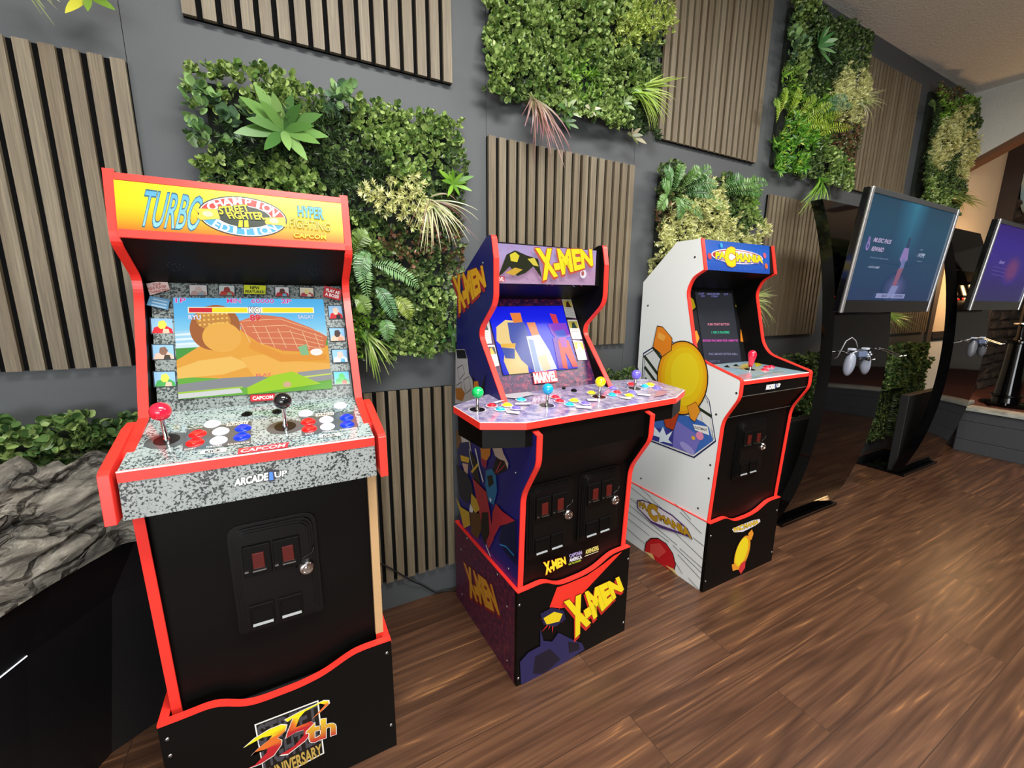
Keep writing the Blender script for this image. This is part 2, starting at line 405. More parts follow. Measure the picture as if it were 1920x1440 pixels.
    def build(s, name, parent, m=PRINT, inv=None): return s.mb.build(name, m, parent, inv=inv, colors=True)

# ================================================================== SETTING
def struct(o): o['kind'] = 'structure'; return o
b = MB()
seams = [-3.2, -1.0, -.2905, .686, 1.387, 2.27, 3.09, 3.9, 4.70]
for a, c in zip(seams, seams[1:]): b.box(a+.0007, c-.0007, 0, .02, 0, 2.73)
b.box(-3.2, 4.70, .0215, .08, 0, 2.73)
struct(b.build('wall_back', WALL))
b = MB(); b.box(-3.2, 9.2, -6.6, .1, -.05, 0); struct(b.build('floor', FLOOR))
b = MB(); b.box(-3.2, 9.2, -6.6, .1, 2.73, 2.8); struct(b.build('ceiling', CEIL))
b = MB(); b.box(-3.3, -3.2, -6.6, .1, 0, 2.73); struct(b.build('wall_left', HEADER))
b = MB(); b.box(-3.2, 9.2, -6.7, -6.6, 0, 2.73); struct(b.build('wall_front', mat('front_wall_paint', '#34322f', .8)))
b = MB(); b.box(9.2, 9.3, -6.6, .1, 0, 2.73); struct(b.build('wall_right', HEADER))
b = MB(); b.box(4.70, 5.70, 0, .08, .0, 2.73); struct(b.build('wall_beige', BEIGE))
b = MB(); b.box(4.79, 5.70, -.004, 0, .0, .87); struct(b.build('wall_wainscot', WAINSC))
b = MB(); b.box(4.79, 5.70, -.022, 0, .905, .95); b.box(4.79, 5.70, -.03, 0, .895, .908); b.box(4.79, 5.70, -.012, 0, .868, .895)
struct(b.build('trim_1', TRIMD, bevel=.003))
b = MB(); b.box(4.70, 4.785, -.018, 0, 0, 2.2); struct(b.build('trim_2', mat('corner_trim', '#4b4139', .5), bevel=.002))
b = MB(); b.prism([(0, 2.205), (-1.02, 2.73), (0, 2.73)], 0, 4.70, 4.80); struct(b.build('wall_gusset', HEADER))
b = MB(); b.prism([(0, 2.175), (-1.045, 2.712), (-1.045, 2.73), (-1.01, 2.73), (0, 2.21)], 0, 4.695, 4.83); struct(b.build('trim_3', TRIMB))
# stacked stone wall beyond the beige wall: rough courses with real relief
b = MB(); nx, nz = 150, 120; vsn = []
for i in range(nx+1):
    for j in range(nz+1):
        x = 5.72+3.4*i/nx; z = 2.73*j/nz
        cz = (z/.085); row = math.floor(cz); fz = cz-row; cx = (x/(.22+.1*((row*37) % 5)/5))+row*.43; fx = cx-math.floor(cx)
        h = noise.random_vector; rr = noise.noise(Vector((math.floor(cx)*3.7, row*5.1, 0)))
        e = min(1, min(fz, 1-fz)*5)*min(1, min(fx, 1-fx)*9)
        y = -.03-.05*e*(.8+.9*rr)-.012*noise.noise(Vector((x*18, z*26, 3)))
        vsn.append((x, y, z))
b.add(vsn, [(i*(nz+1)+j, (i+1)*(nz+1)+j, (i+1)*(nz+1)+j+1, i*(nz+1)+j+1) for i in range(nx) for j in range(nz)])
b.box(5.7, 9.2, 0, .08, 0, 2.73)
struct(b.build('wall_stone', STONE))
b = MB(); b.box(5.69, 5.716, -.115, 0, 0, 2.73); struct(b.build('trim_4', TRIMD))

# ================================================================== ARCADE CABINETS
def fillet(pts, rad, seg=4):
    out = []; n = len(pts)
    for i, p in enumerate(pts):
        r = rad.get(i, 0)
        if not r: out.append(p); continue
        a = Vector(pts[i-1])-Vector(p); c = Vector(pts[(i+1) % n])-Vector(p); r = min(r, a.length*.45, c.length*.45)
        A = Vector(p)+a.normalized()*r; B = Vector(p)+c.normalized()*r
        for k in range(seg+1):
            t = k/seg; q = A*(1-t)**2+Vector(p)*2*t*(1-t)+B*t*t; out.append((q.x, q.y))
    return out
def slab_between(mb, p, q, x0, x1, th, mi=0):
    """board spanning x0..x1 whose visible face runs from p to q in the (y, z) plane; thickness goes behind it"""
    d = Vector((q[0]-p[0], q[1]-p[1])).normalized(); n = Vector((-d.y, d.x))*th
    mb.prism([p, q, (q[0]+n.x, q[1]+n.y), (p[0]+n.x, p[1]+n.y)], 0, x0, x1, mi)
def coin_door(root, x0, x1, z0, z1, y, label=None):
    b = MB(); w, h = x1-x0, z1-z0
    def rr(ix, r, cut=True):
        a0, a1, c0, c1 = x0+ix, x1-ix, z0+ix, z1-ix
        pts = [(a0, c0), (a1, c0), (a1, c1), (a0, c1)]
        return fillet(pts, {0: r*.3, 1: r*.3, 2: r, 3: r})
    for ix, t in ((0, .004), (.008, .008), (.013, .0105)):
        b.prism(rr(ix, .028), 1, y-t, y+.004)
    d = b.build('coin_door', DOORB, root, bevel=.0012)
    b = MB(); b.prism(rr(.018, .024), 1, y-.013, y+.002)
    b.build('door_plate', DOORB, d, bevel=.001)
    cw = w*.3
    for k in (0, 1):
        cx = x0+w*(.20 if k == 0 else .53)+.006; cz = z1-h*.31
        b = MB(); b.box(cx-cw*.30, cx+cw*.72, y-.019, y-.01, cz-.036, cz+.034)
        b.build('slot_frame', BLACK, d, bevel=.0015)
        b = MB(); b.box(cx+.002, cx+.024, y-.0215, y-.018, cz-.019, cz+.017)
        b.build('coin_slot', mat('red_slot', '#4c1410', .25), d, bevel=.001)['label'] = 'dark red lit coin slot'
        b = MB(); b.box(cx+.001, cx+.026, y-.0235, y-.018, cz-.0245, cz-.0215); b.box(cx-.014, cx-.007, y-.022, y-.018, cz-.024, cz-.0205)
        b.build('slot_ledge', STEEL, d)
        cz = z0+h*.17
        b = MB(); a0, a1 = cx-cw*.30, cx+cw*.62
        b.box(a0, a1, y-.018, y-.012, cz+.02, cz+.026); b.box(a0, a0+.004, y-.017, y-.012, cz-.024, cz+.02); b.box(a1-.004, a1, y-.017, y-.012, cz-.024, cz+.02)
        b.box(a0, a1, y-.0155, y-.012, cz-.022, cz+.02)
        b.build('coin_return', BLACK, d, bevel=.001)
        b = MB(); b.prism([(y-.0185, cz-.024), (y-.012, cz-.024), (y-.012, cz-.014)], 0, a0+.004, a1-.004)
        b.build('return_lip', mat('return_lip_grey', '#85898a', .35), d)
    b = MB(); lx, lz = x1-.028, z0+h*.50
    b.lathe([(.0001, .0), (.0155, .0), (.0155, .006), (.013, .0095), (.0085, .0105), (.0075, .0085), (.004, .0085), (.0035, .011), (.0001, .011)], (lx, y-.013, lz), (0, -1, 0))
    b.build('door_lock', CHROME, d, smooth=True, sharp=35)['label'] = 'round chrome door lock'
    b = MB(); b.tube([(lx+.018, y-.0135, lz+.044), (lx+.014, y-.0135, lz+.032), (lx-.002, y-.0135, lz+.026), (lx-.014, y-.0135, lz+.018), (lx-.02, y-.0135, lz+.004)], .0018, 6)
    b.build('door_rib', DOORB, d, smooth=True)
    return d
def joystick(root, P, N, ball, label, bat=False, R=.0175, H=.052, washer='#121212'):
    P = Vector(P); N = Vector(N).normalized(); mname = 'plastic_'+ball[1:]
    b = MB(); b.lathe([(.0001, .0012), (.021, .0012), (.021, .0003)], P, N, 28)
    j = b.build('joystick', mat('dust_washer', washer, .25), root, smooth=True, sharp=30); j['label'] = label
    b = MB(); b.lathe([(.0055, 0), (.0055, .006), (.0038, .008), (.0038, H)], P, N, 14); b.build('shaft', CHROME, j, smooth=True)
    b = MB(); m = mat(mname, ball, .12, coat=.5)
    if bat: b.lathe([(.0001, .012), (.0085, .013), (.0105, .03), (.0165, .058), (.0168, .066), (.013, .076), (.006, .081), (.0001, .082)], P, N, 22)
    else: b.sphere(P+N*(H+R*.6), R, 28, 16)
    b.build('ball_top', m, j, smooth=True)
    return j
def button(root, P, N, col, r=.0125, ring=None, name='push_button'):
    P = Vector(P); N = Vector(N).normalized(); m = mat('plastic_'+col[1:], col, .18, coat=.3); ms = [m, mat('plastic_'+(ring or col)[1:], ring or col, .2, coat=.3)]
    b = MB(); b.lathe([(r*1.22, 0), (r*1.22, .0018), (r*1.12, .0032), (r*.82, .0036)], P, N, 24, 1)
    b.lathe([(r*.82, .002), (r*.80, .0055), (r*.72, .0066), (r*.45, .0060), (.0001, .0058)], P, N, 24, 0)
    o = b.build(name, ms, root, smooth=True, sharp=50); return o
def screw(root, P, N, r=.0042, m=None):
    b = MB(); b.lathe([(r, 0), (r*.9, .0012), (r*.4, .0018), (.0001, .0016)], P, N, 10); return b.build('screw', m or STEEL, root, smooth=True)

def riser(root, W, D, zf, side_m, front_m, trim=RED, y0=0, x0=0):
    """open-topped plinth the body drops into; zf = list of (fraction, height) of the curved front edge"""
    T = .015
    fx = [p[0] for p in zf]; fz = [p[1] for p in zf]
    xs = np.linspace(0, 1, 41); m = np.zeros(41)
    # smooth the control heights
    zs = np.interp(xs, fx, fz); k = np.array([1, 2, 3, 2, 1.])/9; zz = np.convolve(np.pad(zs, 2, 'edge'), k, 'valid'); zz[0] = fz[0]; zz[-1] = fz[-1]
    b = MB(); b.prism([(x0, 0)]+[(x0+W, 0)]+[(x0+W*x, z) for x, z in zip(xs[::-1], zz[::-1])], 1, y0, y0+T)
    f = b.build('riser_front', front_m, root)
    b = MB()
    for i in range(40):
        a, c = (x0+W*xs[i], zz[i]), (x0+W*xs[i+1], zz[i+1])
        v = [(a[0], y0-.001, a[1]-.002), (c[0], y0-.001, c[1]-.002), (c[0], y0-.001, c[1]+.0012), (a[0], y0-.001, a[1]+.0012), (a[0], y0+T+.001, a[1]-.001), (c[0], y0+T+.001, c[1]-.001), (c[0], y0+T+.001, c[1]+.0012), (a[0], y0+T+.001, a[1]+.0012)]
        b.add(v, [(0, 1, 2, 3), (3, 2, 6, 7), (5, 4, 7, 6)])
    b.build('riser_front_trim', trim, f)
    for s in (0, 1):
        xa = x0 if s == 0 else x0+W-T; b = MB(); b.box(xa, xa+T, y0+T, y0+D, 0, zf[0][1]-.001)
        o = b.build('riser_side', side_m, root)
        b = MB(); b.box(xa-.001, xa+T+.001, y0+.002, y0+D+.001, zf[0][1]-.001, zf[0][1]+.002); b.build('riser_side_trim', trim, o)
    b = MB(); b.box(x0+T, x0+W-T, y0+D-.012, y0+D, 0, .25); b.box(x0+T, x0+W-T, y0+T, y0+D-.012, .255, .268); b.build('riser_shelf', BLACKM, root)
    return f

def body(root, xa, xb, prof, side_m, trim=RED, T=.016, left_m=None):
    """two profiled side panels with a plastic edge band along the front"""
    for s, x0 in ((0, xa), (1, xb-T)):
        b = MB(); b.prism(prof, 0, x0, x0+T, 0)
        o = b.build('side_panel', side_m if s == 0 else (left_m or side_m), root)
        ins = MB()
        xi = x0+T if s == 0 else x0
        e = .0005 if s == 0 else -.0005
        ins.prism(prof, 0, min(xi, xi+e), max(xi, xi+e)); ins.build('inner_lining', BLACK, o)
        b = MB(); n = len(prof); P = [Vector(p) for p in prof]; zm = max(p[1] for p in prof); top_i = next(i for i, p in enumerate(prof) if p[1] > zm-.004)
        area2 = sum(P[i].x*P[(i+1) % n].y-P[(i+1) % n].x*P[i].y for i in range(n)); sg = 1 if area2 > 0 else -1
        off = []
        for i in range(n):
            d1 = (P[i]-P[i-1]).normalized(); d2 = (P[(i+1) % n]-P[i]).normalized(); n1 = Vector((d1.y, -d1.x))*sg; n2 = Vector((d2.y, -d2.x))*sg
            m = (n1+n2); m = m/max(.4, m.length_squared)*2 if m.length > .01 else n1
            off.append(m)
        for i in range(n):
            j = (i+1) % n
            if i >= top_i: continue
            a, c, oa, oc = P[i], P[j], off[i], off[j]; t = .0022; ins_ = .0015
            q = [(a-oa*ins_), (c-oc*ins_), (c+oc*t), (a+oa*t)]
            xo, xe = x0-.0007, x0+T+.0007
            v = [(xo, p.x, p.y) for p in q]+[(xe, p.x, p.y) for p in q]
            b.add(v, [(0, 1, 2, 3), (7, 6, 5, 4), (3, 2, 6, 7), (0, 3, 7, 4), (1, 5, 6, 2)])
        b.build('edge_trim', trim, o)
D_BACK = .455
RZ = [(0, .327), (.1, .328), (.2, .331), (.25, .322), (.31, .302), (.38, .297), (.55, .298), (.66, .306), (.74, .322), (.81, .336), (.9, .337), (1, .336)]
def cords(*p): return [Vector(q) for q in p]

# ------------------------------------------------------------ 1: the granite-print cabinet on the left
def fighting_cabinet():
    O = (-.3, -.53, 0); root = empty('arcade_cabinet', O); I = M(O).inverted()
    tag(root, 'large arcade cabinet with yellow marquee reading TURBO and a grey granite-print deck, nearest the rock', 'arcade cabinet')
    W = .47; Y = lambda y: y+.53; xa, xb = .018, .456
    riser(root, W, .475, [(p, z-.006) for p, z in RZ], BLACK, BLACK)
    prof = fillet([(Y(-.494), .285), (Y(-.52), .80), (Y(-.51), .90), (Y(-.392), .935), (Y(-.285), 1.19), (Y(-.285), 1.225), (Y(-.383), 1.285), (Y(-.357), 1.42), (Y(-.22), 1.42), (Y(-.075), 1.27), (Y(-.075), .285)], {4: .05, 5: .03, 6: .02})
    body(root, xa, xb, prof, BLACK)
    xi0, xi1 = xa+.016, xb-.016
    # marquee
    mt, mbm = (Y(-.360), 1.412), (Y(-.390), 1.296)
    b = MB(); slab_between(b, mbm, mt, xi0, xi1, -.02); mq = b.build('marquee', BACKLIT if 0 else BLACK, root)
    b = MB(); slab_between(b, (Y(-.3925), 1.294), (Y(-.3895), 1.309), xi0, xi1, -.02); slab_between(b, (Y(-.3645), 1.403), (Y(-.3615), 1.416), xi0, xi1, -.02)
    b.build('marquee_rail', RED, mq)
    b = MB(); b.box(xi0, xi1, Y(-.358), Y(-.22), 1.405, 1.412); slab_between(b, (Y(-.22), 1.412), (Y(-.08), 1.262), xi0, xi1, -.01); b.box(xi0, xi1, Y(-.09), Y(-.08), .3, 1.262); b.build('back_panel', BLACK, root)
    b = MB(); slab_between(b, (Y(-.262), 1.214), (Y(-.386), 1.292), xi0, xi1, -.012); sp = b.build('speaker_panel', BLACK, root)
    b = MB()
    dy, dz = (-.386+.262), (1.292-1.214); ln = math.hypot(dy, dz); nn = Vector((0, -dz, dy)).normalized()*1
    for cx in (.10, .375):
        b = MB()
        for k in range(12):
            a = k*.9; r = .004+.013*(k/12)**.6
            P = Vector((cx+r*math.cos(a*2.1), Y(-.262)+dy*.42+r*math.sin(a*2.1)*dy/ln, 1.214+dz*.42+r*math.sin(a*2.1)*dz/ln))
            b.lathe([(.0001, .0006), (.0012, .0006)], P, nn, 6)
        b.build('speaker_holes', mat('grille_hole', '#4a4a4a', .5), sp)['kind'] = 'stuff'
    # bezel and screen
    bt, bb = (Y(-.256), 1.216), (Y(-.362), .926)
    b = MB(); slab_between(b, bb, bt, xi0+.008, xi1, -.014); bz = b.build('screen_bezel', SPECKB, root)
    Pw = (0, -.256, 1.214); V = np.array([0, .101, .277])
    A = Art(Pw, (1, 0, 0), V, .0006)
    scr = [(325, 559), (606, 562), (623, 729), (336, 749)]
    A.poly([(324, 557.5), (607, 560.5), (624.5, 730), (335, 750.5)], '#1a2028')
    def card(q, bg, shapes, fr='#27343c'):
        c = np.mean(np.array(q), 0); A.poly([tuple(c+(np.array(p)-c)*1.12) for p in q], fr); A.poly(q, bg)
        Q = [np.array(p) for p in q]
        for pts, col in shapes: A.poly([tuple((Q[0]*(1-x)+Q[1]*x)*(1-y)+(Q[3]*(1-x)+Q[2]*x)*y) for x, y in pts], col)
    S = lambda c1, c2, c3: [([(.0, 1), (.12, .62), (.4, .5), (.7, .5), (.95, .7), (1, 1)], c1), ([(.3, .55), (.35, .2), (.6, .12), (.74, .4), (.62, .68), (.42, .72)], c2), ([(.5, 1), (.55, .7), (.8, .72), (.84, 1)], c3)]
    card([(283, 597), (323, 597.5), (325, 625), (285, 625)], '#86b2d6', S('#c8222a', '#e8c84e', '#e7b59b'))
    card([(286, 647), (325, 647), (327, 673), (288, 674)], '#86b2d6', S('#d7b3a1', '#7a5b4d', '#39302e'))
    card([(289, 698), (328, 697), (330, 724), (291, 725)], '#86b2d6', S('#3d9a4c', '#e8d24e', '#e0b39a'))
    card([(615, 574), (640, 574), (643, 597), (618, 598)], '#86b2d6', S('#b52730', '#e0b9a2', '#2a2526'))
    card([(617, 616), (645, 616), (647, 639), (620, 640)], '#86b2d6', S('#ddb09a', '#453a38', '#c88f7b'))
    card([(622, 657), (650, 656), (652, 679), (625, 680)], '#86b2d6', S('#dfe8ee', '#c9b4aa', '#5aa2c8'))
    card([(625, 698), (653, 697), (655, 720), (628, 721)], '#5fb4d8', S('#2c9a46', '#46b052', '#c23a30'))
    card([(356, 536), (388, 536.5), (389, 555), (357, 555)], '#c6c2c2', S('#a98f8a', '#b8aaa6', '#7f9aa8'))
    card([(411, 537), (440, 537.5), (440, 555.5), (412, 555)], '#b9c3bf', S('#b03a34', '#8a3430', '#7a9a86'))
    card([(516, 540), (541, 540.5), (542, 557), (517, 557)], '#cfcfd2', S('#a52a30', '#5e3a34', '#5aa6c0'))
    card([(562, 541), (587, 542), (588, 558), (563, 557.5)], '#d6d0bc', S('#a4404a', '#d9cf92', '#cfc3b0'))
    A.poly([(276, 534), (315, 528), (320, 545), (283, 556)], '#e3c7c3'); A.text('FOUR', [(288, 534), (303, 532), (304, 537), (290, 539)], '#a8423c', .02)
    A.text('NEW PLAYER', [(279, 541.5), (313, 536.5), (314, 541.5), (281, 547)], '#a8423c', .02); A.text('CHARACTERS!', [(282, 548.5), (317, 543), (318, 547), (284, 553)], '#a8423c', .02)
    A.poly([(283, 557), (321, 564), (316, 583), (277, 574)], '#5f9ac4'); 
    for k in range(3): A.line([(290-k*1.5, 563+k*5.5), (315-k*1.5, 568.5+k*5.5)], .003, '#a9cbe2')
    A.poly([(457, 535.5), (500, 537), (499, 555), (457, 554)], '#222'); A.poly([(458, 536.5), (499, 538), (498, 554), (458, 553)], '#c7d22c')
    A.text('NEW', [(470, 539), (487, 539.5), (487, 545), (470, 544.5)], '#1b1b1b', .03); A.text('FEATURES!', [(461, 546.5), (496, 547.5), (495.5, 552.5), (461, 551.5)], '#1b1b1b', .03)
    A.poly([(608, 538), (641, 546), (638, 566), (605, 558)], '#c02a34'); A.text('PLAY AS', [(612, 543), (636, 549), (635, 554.5), (611, 548.5)], '#fff', .03); A.text('A BOSS!', [(610, 550.5), (635, 556.5), (634, 562), (609, 556)], '#fff', .03)
    A.poly([(469, 741), (516, 738), (517, 751.5), (470, 755)], '#7a1c24'); A.poly([(470.5, 742.5), (515, 739.5), (515.5, 750.5), (471.5, 753.5)], '#b5202c'); A.text('CAPCOM', [(474, 745), (512, 742.2), (512.5, 748), (475, 751)], '#fff', .02)
    A.build('bezel_print', bz, GLOSSP, I)
    # the lit picture: a plain golden landscape stand-in with the score line
    G = Art(Pw, (1, 0, 0), V, .0035)
    q = scr
    def f(x, y): a, b_, c, d = [np.array(p) for p in q]; return tuple((a*(1-x)+b_*x)*(1-y)+(d*(1-x)+c*x)*y)
    def P(pts, col): G.poly([f(*p) for p in pts], col)
    G.grad([f(0, 0), f(1, 0), f(1, .52), f(0, .52)], ['#4fb0e8', '#62bdf0', '#8fd6f4', '#e4f6fb'])
    P([(0, .5), (.24, .49), (1, .42), (1, 1), (0, 1)], '#4c9c3c')
    for k in range(6): P([(0, .335+k*.024), (.1, .325+k*.024), (.2, .338+k*.024), (.27, .345+k*.024), (0, .352+k*.024)], ['#a9dcf4', '#e8f8fc'][k % 2])
    P([(0, .78), (1, .66), (1, 1), (0, 1)], '#6cb53c')
    P([(.0, .62), (.14, .5), (.32, .36), (.5, .3), (.7, .42), (1, .52), (1, .74), (.7, .83), (.35, .83), (0, .78)], '#eda83c')
    P([(0, .7), (.15, .63), (.36, .6), (.5, .7), (.3, .78), (0, .8)], '#f6c460')
    P([(.42, .62), (.62, .58), (.8, .68), (1, .72), (1, .78), (.75, .82), (.5, .82)], '#f4b750')
    G.ell(f(.27, .3), .048, .055, '#a8622e', rot=-.3); G.ell(f(.26, .22), .034, .028, '#c98a3c', rot=-.3); G.ell(f(.31, .4), .038, .036, '#f0b24c', rot=-.3)
    for i in range(7):
        for j in range(4): G.ell(f(.17+.03*i, .14+.045*j-.004*i), .0025, .0025, '#f2c55a', n=8); G.z -= G.st
    G.z += G.st
    P([(.43, .24), (.56, .17), (.72, .2), (.9, .32), (1, .42), (.98, .54), (.84, .58), (.7, .56), (.54, .46), (.44, .34)], '#d9774e')
    for k in range(7): G.line([f(.44+.08*k, .26+.02*k), f(.5+.075*k, .5+.01*k)], .0013, '#f6c79a')
    for k in range(5): G.line([f(.45+.03*k, .24+.06*k), f(.7+.03*k, .22+.07*k), f(.97, .38+.045*k)], .0013, '#f6c79a')
    P([(.5, .44), (.7, .6), (.98, .62), (.98, .68), (.68, .68), (.48, .52)], '#e89a34')
    P([(0, .86), (.3, .82), (.55, .82), (.62, .86), (.45, .93), (0, .95)], '#8d9092'); P([(0, .95), (.4, .93), (.42, .98), (0, 1)], '#d9dcda'); P([(0, .935), (.42, .915), (.42, .93), (0, .952)], '#a8d23a')
    P([(.78, .8), (1, .78), (1, .9), (.86, .92)], '#9a9c9c'); P([(.8, .85), (1, .83), (1, .845), (.8, .867)], '#cfe25a')
    P([(.45, .93), (.62, .82), (.75, .79), (.93, .94), (.45, 1)], '#a4d422')
    G.ell(f(.92, .59), .014, .009, '#fdf6f0'); G.ell(f(.71, .925), .009, .007, '#d9b48c')
    P([(.8, .53), (.86, .5), (.87, .62), (.82, .62)], '#8bbf8a')
    # score line
    G.text('1P', [f(.02, .012), f(.085, .012), f(.085, .055), f(.02, .055)], '#d23c9a', .02, out='#fff', ow=.02)
    G.text('MIN', [f(.36, .012), f(.45, .012), f(.45, .055), f(.36, .055)], '#d23c9a', .02, out='#fff', ow=.02)
    G.text('60000', [f(.52, .012), f(.67, .012), f(.67, .055), f(.52, .055)], '#b44aa8', .02, out='#fff', ow=.02)
    G.text('2P', [f(.72, .012), f(.785, .012), f(.785, .055), f(.72, .055)], '#d23c9a', .02, out='#fff', ow=.02)
    P([(.098, .1), (.93, .1), (.93, .162), (.098, .162)], '#fbf6d0'); P([(.105, .108), (.258, .108), (.258, .154), (.105, .154)], '#d8222e'); P([(.258, .108), (.49, .108), (.49, .154), (.258, .154)], '#f8e820'); P([(.59, .108), (.922, .108), (.922, .154), (.59, .154)], '#f8e820')
    G.text('KO', [f(.502, .1), f(.575, .1), f(.575, .165), f(.502, .165)], '#fff', .03, out='#3a2a5a', ow=.05)
    G.text('89', [f(.505, .18), f(.57, .18), f(.57, .24), f(.505, .24)], '#d8343c', .03, out='#f0a8b8', ow=.04)
    G.text('RYU', [f(.1, .18), f(.18, .18), f(.18, .225), f(.1, .225)], '#f0f0f8', .02, out='#7a8ac8', ow=.03); G.text('SAGAT', [f(.82, .185), f(.925, .185), f(.925, .225), f(.82, .225)], '#d8e0f0', .02, out='#6a7ab8', ow=.03)
    G.text('. PLAY.', [f(.49, .80), f(.62, .795), f(.62, .825), f(.49, .83)], '#e85a6a', .01)
    G.build('screen', bz, SCREEN, I)
    # marquee art
    A = Art((0, -.390, 1.296), (1, 0, 0), (0, .030, .116), .001)
    A.grad([(213, 337), (639, 381), (645.5, 461), (221, 435)], ['#f4e41c', '#fae818', '#fbdf14', '#fbb414', '#f26a1a'])
    A.text('TURBO', [(274, 357), (386, 371), (371, 433), (259, 424)], '#5cb6e6', .0, out='#2b6f86', ow=.03, col2='#9fe0f2')
    c = A.px((458, 407)); RU, RV = .079, .0415
    A.ell(c, RU*1.03, RV*1.06, '#2a2a2a', rot=0, uvc=True); A.ell(c, RU, RV, '#f4f4f0', uvc=True)
    A.ell(c, RU*.975, RV*.95, '#d8342c', a0=0, a1=180, uvc=True); A.ell(c, RU*.975, RV*.95, '#4fb2de', a0=180, a1=360, uvc=True)
    A.ell(c, RU*.66, RV*.60, '#f4f4f0', uvc=True); A.ell(c, RU*.63, RV*.56, '#2c3a2a', uvc=True)
    A.arc('CHAMPION', c, RU*.81, RV*.79, 160, 20, .0165, '#fff', .03)
    A.arc('EDITION', c, RU*.81, RV*.79, 210, 330, .0165, '#e8f6ff', .03, flip=True)
    for q_, col in (([(364, 391), (408, 393), (414, 411), (378, 414), (368, 408), (374, 402)], '#f0d84a'), ([(494, 409), (534, 408), (538, 428), (529, 424), (498, 421)], '#f0d84a')): A.poly(q_, '#7a6a2a'); A.poly([tuple(np.array(p)*.97+np.mean(q_, 0)*.03) for p in q_], col)
    A.ell((390, 402), .009, .006, '#f8efb8'); A.ell((514, 415), .009, .006, '#f8efb8')
    A.text('STREET', [(410, 389), (463, 385), (468, 397), (413, 403)], '#f6ee1c', .03, out='#1d2418', ow=.05)
    A.text('FIGHTER', [(424, 400), (492, 399), (496, 413), (431, 411)], '#f6ee1c', .03, out='#1d2418', ow=.05)
    A.text('II', [(450, 415), (464, 415), (465, 427), (449, 426.5)], '#f6ee1c', .04, out='#1d2418', ow=.04)
    A.text('HYPER', [(558, 388), (605, 392), (606, 412), (559, 406)], '#4fc0dc', .02, out='#1f5a6a', ow=.04)
    A.text('FIGHTING', [(543, 410), (619, 420), (618, 435), (543, 427)], '#fbe54a', .0, out='#4a4a1a', ow=.03)
    A.text('CAPCOM', [(551, 438), (611, 442), (611, 450), (551, 446)], '#f8ea20', .03, out='#7a2c10', ow=.03)
    A.build('marquee_print', mq, BACKLIT, I)
    # deck
    dt0, dt1 = (Y(-.362), .937), (Y(-.577), .886)
    b = MB(); slab_between(b, dt1, dt0, xi0-.010, xi1+.010, -.012); dk = b.build('control_deck', SPECKD, root)
    b = MB(); b.prism([(Y(-.577), .869), (Y(-.583), .800), (Y(-.40), .800), (Y(-.40), .90), (Y(-.565), .875)], 0, xi0-.010, xi1+.010); b.build('deck_front', SPECK, dk)
    b = MB(); b.prism([(Y(-.5775), .8875), (Y(-.579), .8865), (Y(-.579), .868), (Y(-.57), .868), (Y(-.57), .8875)], 0, xi0-.010, xi1+.010); b.build('deck_edge_strip', RED, dk)
    b = MB(); b.box(xi0-.010, xi1+.010, Y(-.5795), Y(-.576), .8865, .8885); b.build('plexi_edge', mat('plexi_edge_white', '#f0ece4', .3), dk)
    for s in (0, 1):
        x0 = .001 if s == 0 else .457; b = MB()
        b.prism([(Y(-.40), .932), (Y(-.44), .929), (Y(-.577), .893), (Y(-.586), .887), (Y(-.591), .798), (Y(-.40), .798)], 0, x0, x0+.0165)
        b.build('deck_rail', RED, dk, bevel=.0008)
    N = np.cross((1, 0, 0), (0, dt0[0]-dt1[0], dt0[1]-dt1[1])); N /= np.linalg.norm(N)
    PD = np.array([0, -.577, .886])
    def on(u, v): return Vector(hit(u, v, PD, N))-Vector(O)
    joystick(root, on(313, 825), N, '#e0203c', 'joystick with red ball top')
    joystick(root, on(535, 800), N, '#141416', 'joystick with black ball top')
    BT = [(398, 796, 'w'), (371, 815, 'r'), (366, 831, 'r'), (414, 810, 'w'), (410, 827, 'w'), (456, 804, 'b'), (454, 820, 'b'), (573, 776, 'w'), (638, 761, 'w'), (578, 792, 'r'), (580, 805, 'r'), (612, 788, 'w'), (614, 801, 'w'), (650, 784, 'b'), (651, 797, 'b')]
    cc = {'w': '#dfe3f0', 'r': '#ee1c1c', 'b': '#0c34cc'}; nm = {'w': 'white', 'r': 'red', 'b': 'blue'}
    for u, v, k in BT: button(root, on(u, v), N, cc[k])['label'] = nm[k]+' push button'
    for u, v in ((463, 777), (520, 772)):
        b = MB(); p = on(u, v); b.lathe([(.011, 0), (.010, .002), (.0045, .0025), (.004, .006), (.0001, .0065)], p, N, 16); b.build('selector_knob', BLACK, root, smooth=True, sharp=40)
    A = Art(PD, (1, 0, 0), (0, dt0[0]-dt1[0], dt0[1]-dt1[1]), .0005)
    A.ell((315, 826), .036, .03, '#5a6061', hole=.0); A.ell((536, 801), .036, .03, '#5a6061')
    A.poly([(345, 818), (352, 806), (472, 790), (470, 832), (342, 846)], '#565d60'); A.poly([(563, 782), (664, 772), (672, 800), (566, 818)], '#565d60')
    A.poly([(426, 794), (466, 790), (464, 796), (424, 800)], '#e8e4da'); A.text('PUNCH', [(429, 795), (462, 791.5), (461, 795.5), (428, 799)], '#1b1b1b', .02)
    A.poly([(377, 846), (425, 840), (424, 848), (374, 853)], '#e8e4da'); A.text('KICK', [(386, 846.5), (415, 842.5), (414, 847), (385, 851)], '#1b1b1b', .03)
    A.poly([(592, 776.5), (626, 773.5), (626, 779), (592, 782)], '#e8e4da'); A.text('PUNCH', [(596, 777.5), (623, 775), (623, 778.5), (596, 781)], '#1b1b1b', .02)
    A.poly([(599, 817), (638, 812.5), (638, 818), (599, 822.5)], '#e8e4da'); A.text('KICK', [(606, 817.5), (630, 814.5), (630, 818), (606, 821)], '#1b1b1b', .03)
